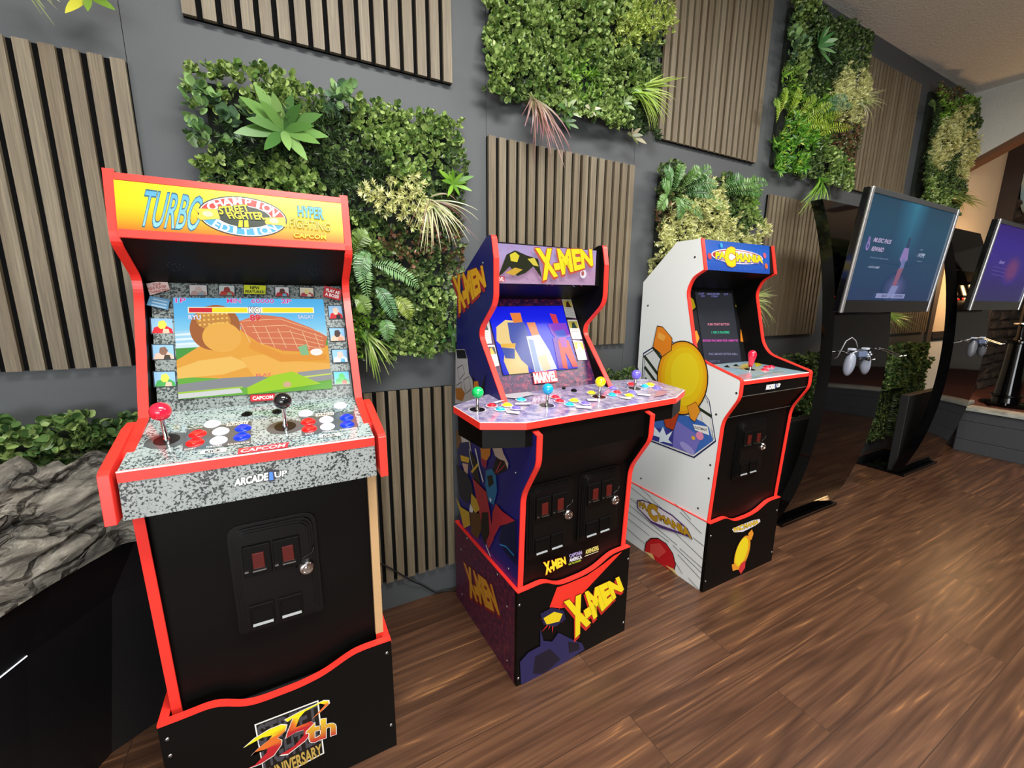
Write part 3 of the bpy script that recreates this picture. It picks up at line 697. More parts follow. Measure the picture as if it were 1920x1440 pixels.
    A.text('SHORT', [(346, 843), (368, 840.5), (367, 844), (345, 846.5)], '#e0e0e0', .02); A.text('FORWARD', [(388, 838.5), (417, 835), (416, 838.5), (387, 842)], '#e0e0e0', .02); A.text('ROUNDHOUSE', [(428, 833.5), (468, 829), (468, 832.5), (427, 837)], '#e0e0e0', .02)
    A.text('SHORT', [(572, 814.5), (589, 812.5), (589, 815.5), (572, 817.5)], '#e0e0e0', .02); A.text('FORWARD', [(605, 810.5), (629, 808), (629, 811), (605, 813.5)], '#e0e0e0', .02); A.text('ROUNDHOUSE', [(637, 806.5), (669, 802.5), (669, 805.5), (637, 809.5)], '#e0e0e0', .02)
    A.poly([(448, 843), (542, 831), (539, 841), (446, 854)], '#d8404c'); A.text('CAPCOM', [(453, 845), (536, 833.5), (533, 840), (451, 851)], '#f0d8d4', .02)
    A.build('deck_print', dk, GLOSSP, I)
    A = Art((0, -.5785, .84), (1, 0, 0), (0, .006, .069), .002)
    A.text('ARCADE', [(441, 898), (502, 886), (502, 899), (440, 911)], '#f4f4f4', .05, out='#141414', ow=.06)
    A.poly([(503, 883), (513, 881), (516, 901), (504, 903)], '#141c30'); A.text('1', [(505, 885), (511, 884), (513, 899), (505, 900)], '#3a7ae0', .0)
    A.text('UP', [(515, 885), (538, 881), (537, 891), (516, 895)], '#f4f4f4', .03, out='#141414', ow=.06)
    A.build('maker_logo', dk, PRINT, I)
    # kick panel
    b = MB(); slab_between(b, (Y(-.486), .285), (Y(-.508), .80), xi0, xi1, -.014); kp = b.build('kick_panel', BLACK, root)
    coin_door(root, .300-.146, .300+.024, .456, .712, .53-.503)
    for k, (u, v) in enumerate([(312, 1387), (724, 1225), (732, 1360), (312, 1420)]):
        p = Vector(hit(u, v, (0, -.53, 0), (0, 1, 0)))-Vector(O); p.x = .012 if p.x < .2 else .458; screw(root, p, (0, -1, 0))
    # 35th panel print on riser
    A = Art((0, -.53, 0), (1, 0, 0), (0, 0, 1), .0008)
    qb = [(477, 1358), (597, 1312), (608, 1412), (498, 1470)]
    A.poly(qb, '#f2f0ea'); c = np.mean(np.array(qb), 0); A.poly([tuple(c+(np.array(p)-c)*.955) for p in qb], '#15120f')
    A.text('STREET', [(482, 1362), (594, 1319), (597, 1352), (487, 1397)], '#47464c', .03); A.text('FIGHTER', [(489, 1402), (598, 1355), (602, 1388), (495, 1440)], '#47464c', .03)
    A.text('ANNIVERSARY', [(492, 1446), (601, 1394), (604, 1413), (498, 1472)], '#c3a14e', .03)
    Y1, O1, R1 = '#f4ea1e', '#e8742a', '#c4242c'
    def sw(pts, cols, wd=2.2):
        n = len(pts)//2; c = np.mean(np.array(pts), 0)
        A.poly([tuple(c+(np.array(p)-c)*1.045) for p in pts], '#f4efe8'); A.poly(pts, None, cols)
    z = lambda x, y: (440+x*.1146, 1280+y*.1146)
    sw([z(*p) for p in [(150, 1060), (330, 900), (560, 760), (760, 680), (850, 690), (820, 790), (700, 900), (770, 930), (760, 1010), (640, 1180), (420, 1320), (200, 1400), (340, 1330), (520, 1140), (540, 1070), (320, 1130), (260, 1200), (380, 1070), (560, 930), (620, 850), (450, 890), (230, 1010)]],
       [Y1, Y1, Y1, Y1, Y1, O1, O1, O1, R1, R1, R1, R1, R1, R1, R1, O1, O1, O1, O1, Y1, Y1, Y1])
    sw([z(*p) for p in [(820, 600), (1060, 470), (1300, 360), (1440, 290), (1530, 290), (1540, 340), (1440, 440), (1260, 590), (1400, 440), (1480, 350), (1400, 330), (1150, 460), (1060, 560), (1000, 720), (1240, 620), (1310, 660), (1290, 760), (1150, 940), (880, 1150), (740, 1170), (980, 1020), (1130, 850), (1130, 760), (1000, 800), (840, 900), (860, 820), (930, 640), (960, 560), (870, 630)]],
       [Y1, Y1, Y1, Y1, Y1, O1, O1, O1, O1, O1, Y1, Y1, Y1, O1, R1, R1, R1, R1, R1, R1, R1, R1, R1, R1, R1, R1, O1, Y1, Y1])
    A.text('th', [z(1190, 640), z(1640, 560), z(1640, 830), z(1190, 990)], '#f0d030', .03, out='#f4efe8', ow=.02, col2='#c4242c')
    f_ = [o for o in root.children if o.name.startswith('riser_front')][0]
    A.build('anniversary_emblem', f_, PRINT, I)
    # raw board strip on the right flank
    b = MB(); b.prism([(Y(-.500), .335), (Y(-.5255), .795), (Y(-.515), .795), (Y(-.489), .335)], 0, xb-.0175, xb+.0012); b.build('unpainted_edge', RAWWOOD, root)['label'] = 'bare wood front edge'
    return root
fighting_cabinet()

# ------------------------------------------------------------ 2: the four-player cabinet in the middle
def hero_cabinet():
    a = math.radians(2.2); O = (.540, -.527, 0); root = empty('arcade_cabinet', O, a); MW = M(O, a); I = MW.inverted()
    tag(root, 'four-player arcade cabinet with navy sides and a wide eight-sided deck, middle of the three', 'arcade cabinet')
    W = .46; xa, xb = .010, .448; ux = (math.cos(a), math.sin(a), 0); uy = Vector((-math.sin(a), math.cos(a), 0))
    def LW(x, y, z): return tuple(MW @ Vector((x, y, z)))
    rf = riser(root, W, .475, [(p, z+.003) for p, z in RZ], MAROON, BLACK)
    prof = fillet([(.017, .285), (.004, .635), (-.07, .755), (-.072, .835), (.113, .885), (.264, 1.065), (.262, 1.095), (.168, 1.175), (.168, 1.30), (.183, 1.366), (.21, 1.366), (.435, 1.235), (.45, 1.10), (.452, .285)], {1: .03, 2: .02, 5: .05, 6: .05, 7: .03, 9: .02, 10: .02})
    body(root, xa, xb, prof, NAVY)
    xi0, xi1 = xa+.016, xb-.016
    mb_, mt = (.192, 1.232), (.199, 1.350)
    b = MB(); slab_between(b, mb_, mt, xi0, xi1, -.012); mq = b.build('marquee', BLACK, root)
    b = MB(); b.box(xi0, xi1, .20, .24, 1.336, 1.343); slab_between(b, (.24, 1.343), (.43, 1.225), xi0, xi1, -.008); b.box(xi0, xi1, .432, .44, .3, 1.225); b.build('back_panel', BLACK, root)
    b = MB(); slab_between(b, (.335, 1.186), (.196, 1.230), xi0, xi1, -.010); b.build('speaker_panel', BLACK, root)
    bt, bb = (.345, 1.19), (.178, .884)
    b = MB(); slab_between(b, bb, bt, xi0, xi1, -.014); bz = b.build('screen_bezel', XBEZ, root)
    Vb = Vector((0, bt[0]-bb[0], bt[1]-bb[1])).normalized(); Vw = uy*Vb.y+Vector((0, 0, Vb.z))
    A = Art(LW(0, *bt), ux, Vw, .0008)
    scr = [(912, 576), (1054, 574), (1083, 691), (943, 704)]
    A.poly([(911, 574.5), (1055, 572.5), (1085, 692.5), (942, 706)], '#0c0c14')
    A.text('ARCADE', [(957, 548), (988, 548.5), (989, 556.5), (958, 556)], '#8e8a90', .05); A.text('1', [(990, 548.5), (992, 548.5), (993, 556), (991, 556)], '#1c2a4a', .02); A.text('UP', [(994, 549), (1005, 549), (1006, 553.5), (995, 553.5)], '#7a7680', .03)
    cd_ = [([(1053, 561), (1070, 561), (1080, 597), (1061, 595)], '#c9b648', '#4b2a20'), ([(1063, 600), (1081, 600), (1091, 636), (1072, 636)], '#a89a3a', '#1f3430'), ([(1073, 639), (1091, 640), (1100, 675), (1083, 676)], '#e4c21e', '#e9d9b0'),
           ([(898, 600), (916, 600), (921, 645), (906, 646)], '#c8c8c4', '#30343a'), ([(908, 648), (926, 648), (935, 686), (924, 690)], '#2c2018', '#c8a030')]
    for q, c1, c2 in cd_:
        Q = [np.array(p) for p in q]; g = lambda x, y: tuple((Q[0]*(1-x)+Q[1]*x)*(1-y)+(Q[3]*(1-x)+Q[2]*x)*y)
        A.poly(q, '#dcd9d2'); A.poly([g(.05, .08), g(.95, .08), g(.95, .44), g(.05, .44)], c1); A.poly([g(.25, .44), g(.4, .16), g(.62, .12), g(.8, .44)], c2)
        for k in range(5): A.line([g(.1, .52+.09*k), g(.9-.12*(k % 2), .52+.09*k)], .0012, '#8f8d8a')
    A.poly([(997, 699), (1041, 695.5), (1044, 717), (1000, 721)], '#e01e2a'); A.text('MARVEL', [(998, 702), (1040, 697.5), (1043, 714), (1002, 719)], '#f4f0ee', .045, out='#7a1018', ow=.02)
    random.seed(3)
    for k in range(46):
        u = random.uniform(955, 1105); v = random.uniform(704, 726) if k < 34 else random.uniform(565, 572)
        if 994 < u < 1046 and v > 693: continue
        A.line([(u-3, v-2), (u, v), (u+3, v-2.5)], .0012, '#c04a58' if k % 3 else '#8a5a78')
    A.build('bezel_print', bz, PRINT, I)
    G = Art(LW(0, *bt), ux, Vw, .0035); Q = [np.array(p) for p in scr]
    f = lambda x, y: tuple((Q[0]*(1-x)+Q[1]*x)*(1-y)+(Q[3]*(1-x)+Q[2]*x)*y)
    def P(pts, col): G.poly([f(*p) for p in pts], col)
    G.grad(scr, ['#0a10d8', '#1426f0', '#1430e8', '#1020d0'])
    # plain shapes in the picture's colours
    P([(.08, 1), (.05, .8), (.1, .62), (.02, .5), (.06, .3), (.2, .2), (.34, .22), (.4, .4), (.34, 1)], '#f2d38c'); P([(.22, .24), (.44, .24), (.46, .42), (.42, .7), (.42, 1), (.28, .8), (.2, .5)], '#4456b0'); P([(.06, .55), (.26, .55), (.24, .62), (.06, .6)], '#f0b83c')
    P([(.06, .6), (.23, .63), (.2, .78), (.08, .76)], '#4456a8'); P([(.28, .1), (.42, .1), (.42, .24), (.3, .25)], '#e8833a')
    P([(.47, .25), (.58, .25), (.6, .46), (.5, .5)], '#e88a4a'); P([(.42, .46), (.6, .44), (.68, .7), (.72, .98), (.42, 1)], '#dfe6f6'); P([(.44, .5), (.5, .52), (.5, 1), (.43, 1)], '#9fb2dc'); P([(.5, .78), (.62, .74), (.64, .98), (.54, 1)], '#f4dcb4')
    P([(.8, .12), (.88, .14), (.89, .28), (.82, .28)], '#cf3a4a'); P([(.74, .28), (.98, .28), (1.0, .5), (.8, .52), (.76, .42)], '#8c3ec8'); P([(.76, .5), (.84, .5), (.8, .98), (.74, .98)], '#7a34b8'); P([(.8, .4), (.94, .38), (.95, .5), (.82, .5)], '#5a6ad8')
    P([(.82, .55), (.96, .55), (1, .98), (.93, .98), (.88, .74), (.86, 1), (.8, .98)], '#e0452a'); P([(.83, .5), (.94, .5), (.92, .66), (.86, .66)], '#b43cb8')
    G.build('screen', bz, SCREEN, I)
    # marquee print
    A = Art(LW(0, *mb_), ux, (0, 0, 1), .001)
    A.grad([(922, 455), (1118, 470), (1115, 535), (922, 531)], ['#a594c4', '#b3a0cc', '#bd94b6', '#b596b4'])
    for k in range(90):
        u = random.uniform(926, 1112); v = random.uniform(459, 531)+(u-922)*.03
        A.line([(u, v), (u+4, v+3)], .0010, random.choice(['#b07a98', '#5a4a86', '#a896c8', '#c0687c']))
    A.poly([(930, 520), (946, 478), (962, 470), (985, 480), (1005, 486), (1012, 522), (996, 500), (982, 512), (966, 518), (952, 500), (940, 512)], '#2c3020'); A.poly([(952, 478), (962, 473), (970, 480), (966, 492), (954, 490)], '#d8c83c'); A.poly([(944, 512), (962, 502), (976, 506), (960, 517)], '#caa23c'); A.poly([(985, 486), (998, 484), (1006, 500), (996, 498)], '#d2c44a')
    A.ell((1089, 514), .013, .014, '#e6e2ea'); A.ell((1088, 513), .006, .008, '#b0605c')
    A.text('X-MEN', [(1003, 470), (1104, 470), (1106, 497), (1016, 522)], '#f4e22c', .05, out='#b03a34', ow=.02, shadow='#c85a48', sh=(-.003, -.005))
    A.poly([(922, 518), (942, 519), (942, 529), (922, 528)], '#c81c28'); A.text('MARVEL', [(923, 519.5), (941, 520.5), (941, 527.5), (923, 526.5)], '#fff', .03)
    A.build('marquee_print', mq, BACKLIT, I)
    # deck
    tn = Vector((0, -.07, 1)).normalized(); PD = np.array([.8, -.45, .883]); Nd = np.array(tn)
    def on(u, v): return I @ Vector(hit(u, v, PD, Nd))
    oc = [on(850, 761), on(899.6, 791.6), on(987.8, 792), on(1268.5, 745)]
    Lc = [Vector((-.127, .16)), Vector((-.127, -.030)), Vector((-.024, -.082)), Vector((.548, -.072)), Vector((.645, -.022)), Vector((.645, .16))]
    for k, i in ((1, 1), (2, 2), (3, 3)): pass
    pl = [oc[0], oc[1], oc[2], oc[3]]
    R = oc[3]; cx = (oc[2].x+oc[3].x)/2
    out = [(oc[0].x, oc[0].y), (oc[1].x, oc[1].y), (oc[2].x, oc[2].y), (oc[3].x, oc[3].y), (2*cx-oc[1].x, oc[1].y+.006), (2*cx-oc[1].x, .16), (xb+.002, .208), (xi1, .208), (xi1, .180), (xi0, .180), (xi0, .208), (xa-.002, .208)]
    n_l = I.to_3x3() @ tn
    def dz(x, y): 
        P0 = I @ Vector(PD); return P0.z-(n_l.x*(x-P0.x)+n_l.y*(y-P0.y))/n_l.z
    def deckslab(name, outl, up, dn, m, par, bevel=0):
        b = MB(); b.prism(outl, 2, 0, 1); k = len(b.v)
        b.v = [(v[0], v[1], dz(v[0], v[1])+(up if v[2] > .5 else dn)) for v in b.v]
        return b.build(name, m, par, bevel=bevel)
    def inset(pts, d):
        n = len(pts); c = []; A_ = sum(pts[i][0]*pts[(i+1) % n][1]-pts[(i+1) % n][0]*pts[i][1] for i in range(n)); sg = 1 if A_ > 0 else -1
        for i in range(n):
            p0, p1, p2 = Vector(pts[i-1]), Vector(pts[i]), Vector(pts[(i+1) % n]); d1 = (p1-p0).normalized(); d2 = (p2-p1).normalized()
            n1 = Vector((-d1.y, d1.x))*sg; n2 = Vector((-d2.y, d2.x))*sg; m = n1+n2; m = m/max(.5, m.length_squared)*2; q = p1+m*d; c.append((q.x, q.y))
        return c
    dk = deckslab('control_deck', out, -.002, -.020, RED, root); dk['label'] = 'red edged control deck'
    deckslab('deck_top', inset(out, .0022), .001, -.003, PURPLE, dk)
    deckslab('deck_rim', inset(out, .0008), -.0005, -.003, mat('plexi_edge_white', '#f0ece4', .3), dk)
    sk = out[:6]+[(xb-.016, .16), (xb-.018, .02), (xa+.018, .02), (xa+.016, .16)]
    b = MB(); b.prism(inset(out[:6]+[(xb+.001, .17), (xa-.001, .17)], .010), 2, .802, .868); b.build('deck_skirt', BLACK, dk)
    A = Art(PD, ux, np.cross(Nd, ux), .0016)
    JS = [((895, 769), '#12b85c', 'green'), ((1025, 761), '#149ed6', 'light blue'), ((1123, 745), '#f2e312', 'yellow'), ((1190, 729), '#6a5fd0', 'purple')]
    for (u, v), c, n in JS:
        joystick(root, on(u, v)+n_l*.001, n_l, c, 'joystick with %s ball top' % n, R=.0165, H=.040); A.ell((u, v), .025, .025, '#e8e4e8', hole=.9)
    BT = [(922, 762, 'r'), (951, 761, 'y'), (938, 769, 'c'), (968, 767, 'p'), (977, 751, 'c'), (1041, 746, 'r'), (1049, 753.5, 'r'), (1076, 752.5, 'y'), (1068, 760, 'c'), (1097, 758, 'p'), (1109, 738, 'y'), (1149, 729, 'p'), (1157, 737, 'r'), (1148, 742, 'c'), (1180, 743, 'y'), (1185, 737, 'p'), (1184, 721.5, 'r'), (1209, 725, 'c'), (1219, 722, 'y'), (1232, 728, 'p')]
    cc = {'r': '#e62030', 'y': '#f0e21a', 'c': '#18b4dc', 'p': '#7a6cd8'}; nm = {'r': 'red', 'y': 'yellow', 'c': 'light blue', 'p': 'purple'}
    for u, v, k in BT:
        button(root, on(u, v)+n_l*.001, n_l, cc[k], r=.0118)['label'] = nm[k]+' push button'; A.ell((u, v), .0175, .0175, '#e9e5ee'); 
    for u, v, r in ((1057, 730, .006), (1076, 734, .010)):
        b = MB(); b.lathe([(r, 0), (r, .004), (r*.6, .007), (.0001, .007)], on(u, v)+n_l*.001, n_l, 14); b.build('selector_knob', BLACK, root, smooth=True, sharp=40)
    A.z -= .0006
    for q, t in (([(948, 772), (975, 774), (973, 779), (950, 776)], 1), ([(966, 758), (995, 757), (995, 761), (966, 761)], 1), ([(1078, 763), (1110, 764), (1108, 769), (1082, 767)], 1), ([(1100, 750), (1120, 750), (1120, 754), (1102, 754)], 1), ([(1160, 746), (1184, 747), (1182, 751), (1164, 749)], 1), ([(1194, 740), (1220, 741.5), (1219, 745), (1196, 743)], 1), ([(924, 757), (942, 752), (946, 754), (930, 759)], 1)):
        A.poly(q, '#e6e1ea')
    A.poly([(945, 742), (990, 737), (1002, 742), (968, 750), (950, 748)], '#c9c6cc'); A.poly([(1232, 735), (1250, 736), (1250, 742), (1226, 747)], '#b58a9a')
    A.build('deck_print', dk, GLOSSP, I)
    # lower front
    b = MB(); b.prism([(.022, .285), (.012, .66), (.026, .66), (.036, .285)], 0, xi0, xi1); slab_between(b, (.012, .655), (-.05, .762), xi0, xi1, -.012); b.box(xi0, xi1, -.05, -.038, .762, .81)
    kp = b.build('kick_panel', BLACK, root)
    b = MB(); b.box(xi0+.01, xi1-.03, .0105, .0135, .668, .6705); b.build('panel_seam', mat('seam_light', '#5a5550', .4), kp)
    for x0 in (.034, .228): coin_door(root, x0, x0+.172, .420, .655, .0135)
    A = Art(LW(0, .016, 0), ux, (0, 0, 1), .006)
    A.text('X-MEN', [(1018, 1054), (1057, 1043), (1059, 1055), (1022, 1074)], '#f0e22c', .05, out='#c03a2c', ow=.03)
    A.text('CAPTAIN', [(1065, 1038), (1088, 1031), (1089, 1037), (1066, 1044)], '#b8a8d8', .03, out='#3a2a5a', ow=.04); A.text('AMERICA', [(1065, 1046), (1088, 1039), (1089, 1045), (1066, 1052)], '#e8e4f0', .03); A.text('AND THE AVENGERS', [(1063, 1055), (1087, 1047), (1087, 1050), (1064, 1058)], '#b8cc38', .03)
    A.text('AVENGERS', [(1095, 1030), (1119, 1021), (1120, 1029), (1096, 1037)], '#f2e07a', .03); A.line([(1094, 1041), (1119, 1032)], .002, '#e8e0b8')
    A.build('title_logos', kp, PRINT, I)
    # side print: plain shapes in the artwork's colours
    sp = [o for o in root.children if o.name.startswith('side_panel')][0]
    A = Art(LW(xa, 0, 0), (math.sin(a), -math.cos(a), 0), (0, 0, 1), .0012)
    A.text('X-MEN', [(851, 524), (905, 501), (911, 535), (862, 582)], '#f4b62a', .06, out='#8e1f2c', ow=.02, shadow='#b02634', sh=(-.008, -.012))
    A.build('side_lettering', sp, PRINT, I); A = Art(LW(xa, 0, 0), (math.sin(a), -math.cos(a), 0), (0, 0, 1), .0012)
    A.poly([(855, 655), (872, 655), (877, 672), (880, 700), (890, 720), (902, 752), (854, 757)], '#c9c6c6'); A.poly([(856, 656), (872, 656), (876, 672), (858, 672)], '#101418')
    for q in ([(858, 690), (868, 684), (872, 700), (862, 712)], [(870, 712), (880, 706), (884, 730), (874, 738)], [(857, 722), (866, 716), (866, 744), (858, 748)]): A.line(q+[q[0]], .0022, '#202428')
    A.poly([(886, 702), (900, 736), (912, 700), (906, 752), (890, 748)], '#0c0e10'); A.poly([(890, 715), (897, 714), (899, 724), (893, 738), (889, 726)], '#d8861c'); A.poly([(855, 728), (866, 727), (873, 738), (868, 752), (856, 748)], '#b8701c')
    A.poly([(856, 806), (871, 812), (885, 832), (880, 856), (857, 838)], '#6b4a2c'); A.poly([(864, 810), (880, 822), (886, 850), (868, 836)], '#b9b4ae'); A.poly([(864, 830), (880, 828), (884, 850), (884, 880), (866, 872), (858, 848)], '#1c2250')
    A.poly([(864, 853), (881, 858), (880, 868), (866, 864)], '#caa028'); A.poly([(868, 868), (879, 870), (878, 890), (874, 892)], '#c4a08a'); A.poly([(880, 838), (894, 862), (902, 905), (898, 925), (888, 890)], '#15110f'); A.line([(881, 842), (884, 862), (889, 880)], .004, '#dcd8d0'); A.line([(893, 842), (900, 876), (907, 902)], .009, '#d9d5cc')
    A.poly([(884, 884), (897, 868), (899, 872), (887, 887)], '#caa028'); A.poly([(902, 836), (921, 836), (921, 852), (914, 864), (904, 858)], '#d0802a'); A.poly([(903, 858), (915, 864), (913, 878), (905, 872)], '#9c2440')
    A.poly([(924, 836), (942, 836), (946, 850), (955, 868), (954, 880), (940, 862), (930, 854)], '#c9b4a4'); A.poly([(932, 858), (948, 864), (954, 880), (930, 892), (926, 880)], '#140e10'); A.line([(941, 866), (931, 886)], .004, '#a8344c'); A.line([(948, 872), (934, 886)], .003, '#a8344c')
    A.poly([(913, 882), (924, 878), (932, 892), (934, 920), (928, 946), (918, 940), (912, 910)], '#1d6c98'); A.poly([(915, 892), (925, 890), (928, 906), (919, 914)], '#101014'); A.poly([(919, 932), (924, 936), (922, 942)], '#dfe6ea')
    A.poly([(857, 870), (878, 888), (886, 905), (890, 930), (876, 944), (862, 925)], '#12172c'); A.poly([(888, 896), (914, 922), (920, 955), (928, 1010), (918, 1030), (900, 960)], '#a82834'); A.poly([(932, 944), (944, 958), (970, 977), (940, 985), (922, 1018), (926, 960)], '#b02634')
    A.poly([(857, 932), (866, 950), (882, 960), (884, 984), (872, 990), (866, 965)], '#c9a02c'); A.poly([(886, 924), (896, 936), (902, 955), (893, 962), (885, 945)], '#c9a02c'); A.poly([(884, 944), (890, 955), (888, 962), (882, 958)], '#e0dcd6')
    A.poly([(884, 960), (902, 962), (906, 990), (898, 1010), (886, 1000)], '#5a3a16'); A.poly([(906, 960), (918, 960), (920, 1000), (912, 1020), (904, 1000)], '#0d0b0b'); A.poly([(945, 985), (970, 975), (972, 1060), (950, 1035), (938, 1010)], '#11163a'); A.line([(940, 1020), (952, 1024), (966, 1040)], .004, '#2a8ac8'); A.line([(914, 1022), (922, 1042)], .006, '#e6e0dc')
    A.build('side_print', sp, PRINT, I)
    for u, v in ((905, 493), (856, 573), (860, 817), (966, 886), (953, 1066)): screw(root, I @ Vector(hit(u, v, LW(xa, 0, 0), (math.cos(a), math.sin(a), 0))), (-1, 0, 0))
    rs = [o for o in root.children if o.name.startswith('riser_side')][0]
    A = Art(LW(0, 0, 0), (math.sin(a), -math.cos(a), 0), (0, 0, 1), .001)
    A.text('X-MEN', [(872, 1060), (923, 1100), (936, 1149), (883, 1116)], '#cf9028', .06, out='#7a1c24', ow=.03, shadow='#8e1c26', sh=(-.004, -.009))
    A.build('riser_side_print', rs, PRINT, I)
    for u, v in ((875, 1009), (864, 1030), (866, 1114), (932, 1077), (950, 1137), (950, 1238)): screw(root, I @ Vector(hit(u, v, LW(0, 0, 0), (math.cos(a), math.sin(a), 0))), (-1, 0, 0))
    A = Art(LW(0, 0, 0), ux, (0, 0, 1), .0012)
    A.poly([(1044, 1101), (1062, 1095), (1100, 1079), (1130, 1058), (1150, 1042), (1166, 1034), (1128, 1074), (1068, 1138), (1050, 1140), (1030, 1138)], '#ee3426')
    for k in range(13):
        th = math.radians(20+k*27.7); c = A.px((1036, 1160)); L_ = .052 if k % 2 else .038; d = np.array([math.cos(th), math.sin(th)]); n = np.array([-d[1], d[0]])*.005
        A.uv([tuple(np.array(c)+n), tuple(np.array(c)-n), tuple(np.array(c)+d*L_)], '#d8282a')
    A.poly([(1012, 1150), (1034, 1138), (1056, 1144), (1060, 1160), (1040, 1174), (1018, 1170)], '#1c1c44'); A.poly([(1018, 1158), (1038, 1146), (1054, 1150), (1048, 1164), (1024, 1170)], '#e8c81c')
    A.poly([(1012, 1178), (1018, 1200), (1034, 1202), (1046, 1185), (1070, 1197), (1090, 1205), (1095, 1216), (1060, 1240), (1000, 1274), (976, 1282), (974, 1240), (990, 1222), (1012, 1210)], '#262454'); A.poly([(1002, 1230), (1030, 1215), (1050, 1235), (1020, 1262), (998, 1262)], '#121026'); A.poly([(1064, 1202), (1084, 1204), (1086, 1216), (1066, 1224)], '#100e20')
    A.text('X-MEN', [(1062, 1131), (1158, 1083), (1166, 1104), (1080, 1186)], '#f2d81c', .07, out='#5a1410', ow=.015, shadow='#c8281e', sh=(-.003, -.010))
    A.build('riser_front_print', rf, PRINT, I)
    for u, v in ((974, 1135), (972, 1272), (1178, 1048), (1169, 1167)): screw(root, I @ Vector(hit(u, v, LW(0, 0, 0), (-math.sin(a), math.cos(a), 0))), (0, -1, 0))
hero_cabinet()

# ------------------------------------------------------------ 3: the white cabinet on the right
def maze_cabinet():
    O = (1.430, -.505, 0); root = empty('arcade_cabinet', O); MW = M(O); I = MW.inverted()
    tag(root, 'arcade cabinet with white sides, red edges and a blue marquee, nearest the kiosks', 'arcade cabinet')
    W = .478; xa, xb = .005, .473
    def LW(x, y, z): return (O[0]+x, O[1]+y, z)
    rf = riser(root, W, .47, [(p, z-.016) for p, z in RZ], WHITE, BLACK)
    prof = fillet([(.017, .285), (.0, .735), (-.057, .838), (-.057, .905), (.118, .955), (.155, 1.0), (.214, 1.225), (.19, 1.277), (.14, 1.303), (.167, 1.42), (.28, 1.42), (.452, 1.266), (.452, .88), (.435, .855), (.452, .75), (.452, .285)], {1: .03, 2: .02, 3: .01, 4: .04, 5: .04, 6: .04, 7: .02})
    body(root, xa, xb, prof, WHITE)
    xi0, xi1 = xa+.016, xb-.016
    mb_, mt = (.143, 1.304), (.169, 1.416)
    b = MB(); slab_between(b, mb_, mt, xi0, xi1, -.012); mq = b.build('marquee', BLACK, root)
    b = MB(); b.box(xi0, xi1, .18, .28, 1.402, 1.41); slab_between(b, (.28, 1.41), (.445, 1.255), xi0, xi1, -.008); b.box(xi0, xi1, .434, .44, .3, 1.255); b.build('back_panel', BLACK, root)
    b = MB(); slab_between(b, (.335, 1.232), (.145, 1.302), xi0, xi1, -.010); b.build('speaker_panel', BLACK, root)
    bt, bb = (.335, 1.262), (.214, .905)
    b = MB(); slab_between(b, bb, bt, xi0, xi1, -.014); bz = b.build('screen_bezel', GREYB, root)
    Vw = (0, bt[0]-bb[0], bt[1]-bb[1])
    A = Art(LW(0, *bt), (1, 0, 0), Vw, .0008)
    A.text('ARCADE', [(1322, 530), (1341, 531), (1341, 538), (1322, 537)], '#e4e4e8', .06); A.text('UP', [(1343.5, 530.5), (1350, 531), (1350, 535.5), (1344, 535)], '#d0d0d8', .04)
    for q in ([(1293, 556), (1300, 562), (1304, 576), (1296, 583)], [(1380, 553), (1388, 552), (1394, 566), (1388, 580), (1379, 575)]): A.poly(q, '#e8cc1c')
    for q in ([(1300, 622), (1306, 620), (1311, 634), (1306, 646)], [(1388, 618), (1398, 617), (1401, 630), (1396, 642), (1388, 640)]): A.poly(q, '#ea8a24')
    A.build('bezel_print', bz, PRINT, I)
    G = Art(LW(0, *bt), (1, 0, 0), Vw, .0028)
    scr = [(1302, 548), (1371, 550), (1389.5, 679), (1321, 684)]
    G.grad(scr, ['#25282c', '#2a2d32', '#2e3036', '#33353f', '#2e3040'])
    def T(s_, u0, u1, v, h, c): G.text(s_, [(u0, v), (u1, v), (u1, v+h), (u0, v+h)], c, .03)
    T('1UP', 1309, 1319, 549.5, 3.2, '#6a68a8'); T('HIGH SCORE', 1325, 1348, 550, 3.2, '#7a78b8'); T('2UP', 1356, 1364, 550.5, 3.2, '#6a68a8'); T('350', 1313, 1320, 554, 3.2, '#6a68a8'); T('17860', 1333, 1344, 554.5, 3.2, '#6a68a8')
    T('PUSH START BUTTON', 1326, 1366, 606.5, 4, '#e88aa0'); T('1 OR 2 PLAYERS', 1333, 1366, 621.5, 4, '#34d8a0'); T('BONUS PAC-MAN FOR 10000 PTS', 1317, 1382, 636.8, 4, '#e85ac8')
    T("PAC-MAN'S EXTRA BALL", 1328, 1382, 662, 4, '#8a88a8'); T('CREDIT 20', 1328, 1348, 676, 3.5, '#6a6a88')
    G.build('screen', bz, SCREEN_DIM, I)
    A = Art(LW(0, *mb_), (1, 0, 0), (0, mt[0]-mb_[0], mt[1]-mb_[1]), .001)
    A.grad([(1320, 449), (1442, 461), (1443, 514), (1325, 506)], ['#1f5ac0', '#2a6ad2', '#2c62c8', '#2454b8'])
    for k in range(34): A.ell((1328+(k % 12)*9.6, 454+(k//12)*25+(k % 3)), .0012, .0012, '#88b4f0', n=6)
    lg = A.px((1382, 482)); A.ell(lg, .165, .030, '#f4f0f2', uvc=True); A.ell(lg, .158, .026, '#c43a44', uvc=True, hole=.9)
    A.text('PA', [(1340, 474), (1356, 474), (1357, 486), (1340, 485)], '#f6e61c', .06, out='#3a2a58', ow=.03, shadow='#8a7ac8', sh=(.002, -.004)); A.text('C', [(1358, 468), (1374, 467), (1375, 498), (1359, 497)], '#f6e61c', .08, out='#d88a1c', ow=.03)
    A.text('MANIA', [(1378, 476), (1425, 481), (1427, 493), (1379, 490)], '#f6e61c', .06, out='#3a2a58', ow=.03, shadow='#8a7ac8', sh=(.002, -.004))
